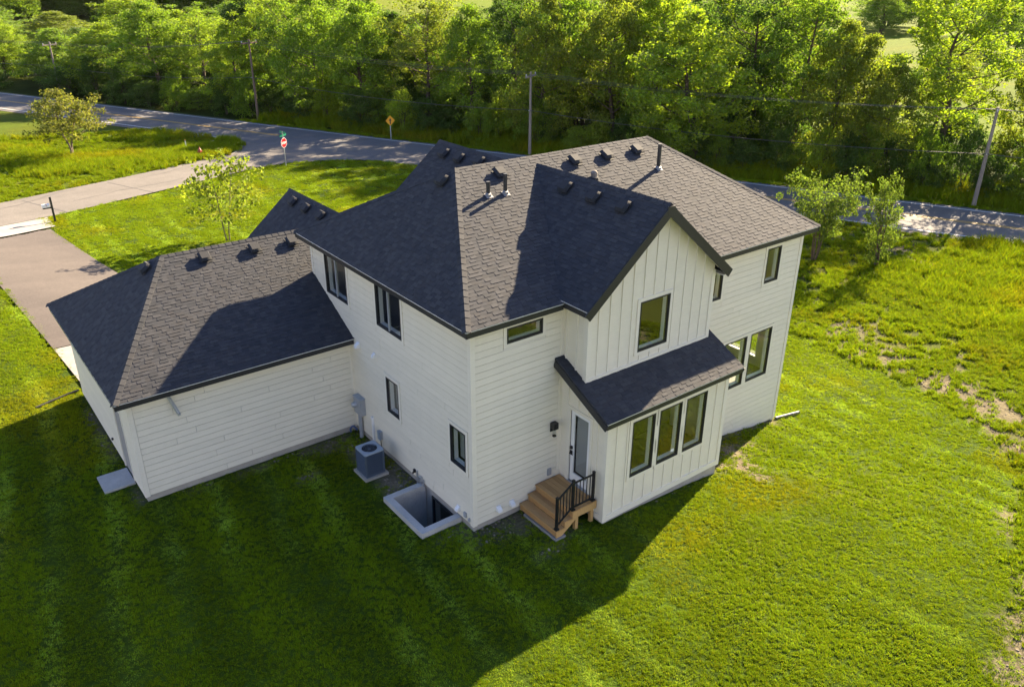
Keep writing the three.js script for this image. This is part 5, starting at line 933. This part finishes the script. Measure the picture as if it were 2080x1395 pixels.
    spots[kind].push([px, y - 0.012, pz, turn, sc, hs * (0.85 + 0.3 * r2), tone * (1 + 0.28 * dryness), tone, tone * blue]);
  }
  { // loose clods of soil on the bare patches
    const clods = [], cr = rngOf(919);
    for (const [cx, cz, rx, rz] of dirtSpots) for (let i = 0; i < 40 + 60 * rx * rz; i++) { const x = cx + (cr() - 0.5) * 2.6 * rx, z = cz + (cr() - 0.5) * 2.6 * rz, size = 0.010 + 0.034 * cr() * cr(), t = 0.75 + 0.5 * cr(), turn = cr() * 6.283; if (cr() < dirtAt(x, z) * 1.2 && !underHouse(x, z, 0.03) && !onPavement(x, z, 0.05)) clods.push([x, z, size, t, turn]); }
    for (let i = 0; i < 2600; i++) { const z = -5 + cr() * 16, x = lawnEdge(z) + cr() * 5.5, size = 0.012 + 0.036 * cr() * cr(), t = 0.75 + 0.5 * cr(), turn = cr() * 6.283; if (cr() < dirtAt(x, z) * 1.3) clods.push([x, z, size, t, turn]); }
    const im = new THREE.InstancedMesh(new THREE.IcosahedronGeometry(1, 0), std({ color: lin(0.20, 0.165, 0.12), roughness: 1 }), clods.length), m4 = new THREE.Matrix4(), q = new THREE.Quaternion(), c = new THREE.Color();
    clods.forEach(([x, z, size, t, turn], i) => { m4.compose(V(x, groundHeight(x, z) + size * 0.25, z), q.setFromAxisAngle(V(0.3, 0.9, 0.2).normalize(), turn), V(size * (0.9 + 0.5 * t), size * 0.7, size)); im.setMatrixAt(i, m4); im.setColorAt(i, c.setRGB(t, t, t)); });
    im.castShadow = im.receiveShadow = true; im.name = 'soil_clods'; im.userData.kind = 'stuff'; tag(im, 'loose clods of brown soil on the bare patches', 'soil'); scene.add(im);
  }
  for (const [k, o] of Object.entries(kinds)) {
    o.geos.forEach((g, gi) => {
      const list = spots[k].filter((_, i) => i % o.geos.length === gi); if (!list.length) return;
      const im = new THREE.InstancedMesh(g, o.mat, list.length), m4 = new THREE.Matrix4(), q = new THREE.Quaternion(), c = new THREE.Color();
      list.forEach(([x, y, z, t, sc, hs, r, gg, b], i) => { m4.compose(V(x, y, z), q.setFromAxisAngle(V(0, 1, 0), t), V(sc, sc * hs, sc)); im.setMatrixAt(i, m4); im.setColorAt(i, c.setRGB(r, gg, b)); });
      im.castShadow = im.receiveShadow = true; im.name = numbered(o.name); im.userData.kind = 'stuff'; tag(im, o.label, 'grass', o.label); scene.add(im);
    });
  }
}
renderer.render(scene, camera);
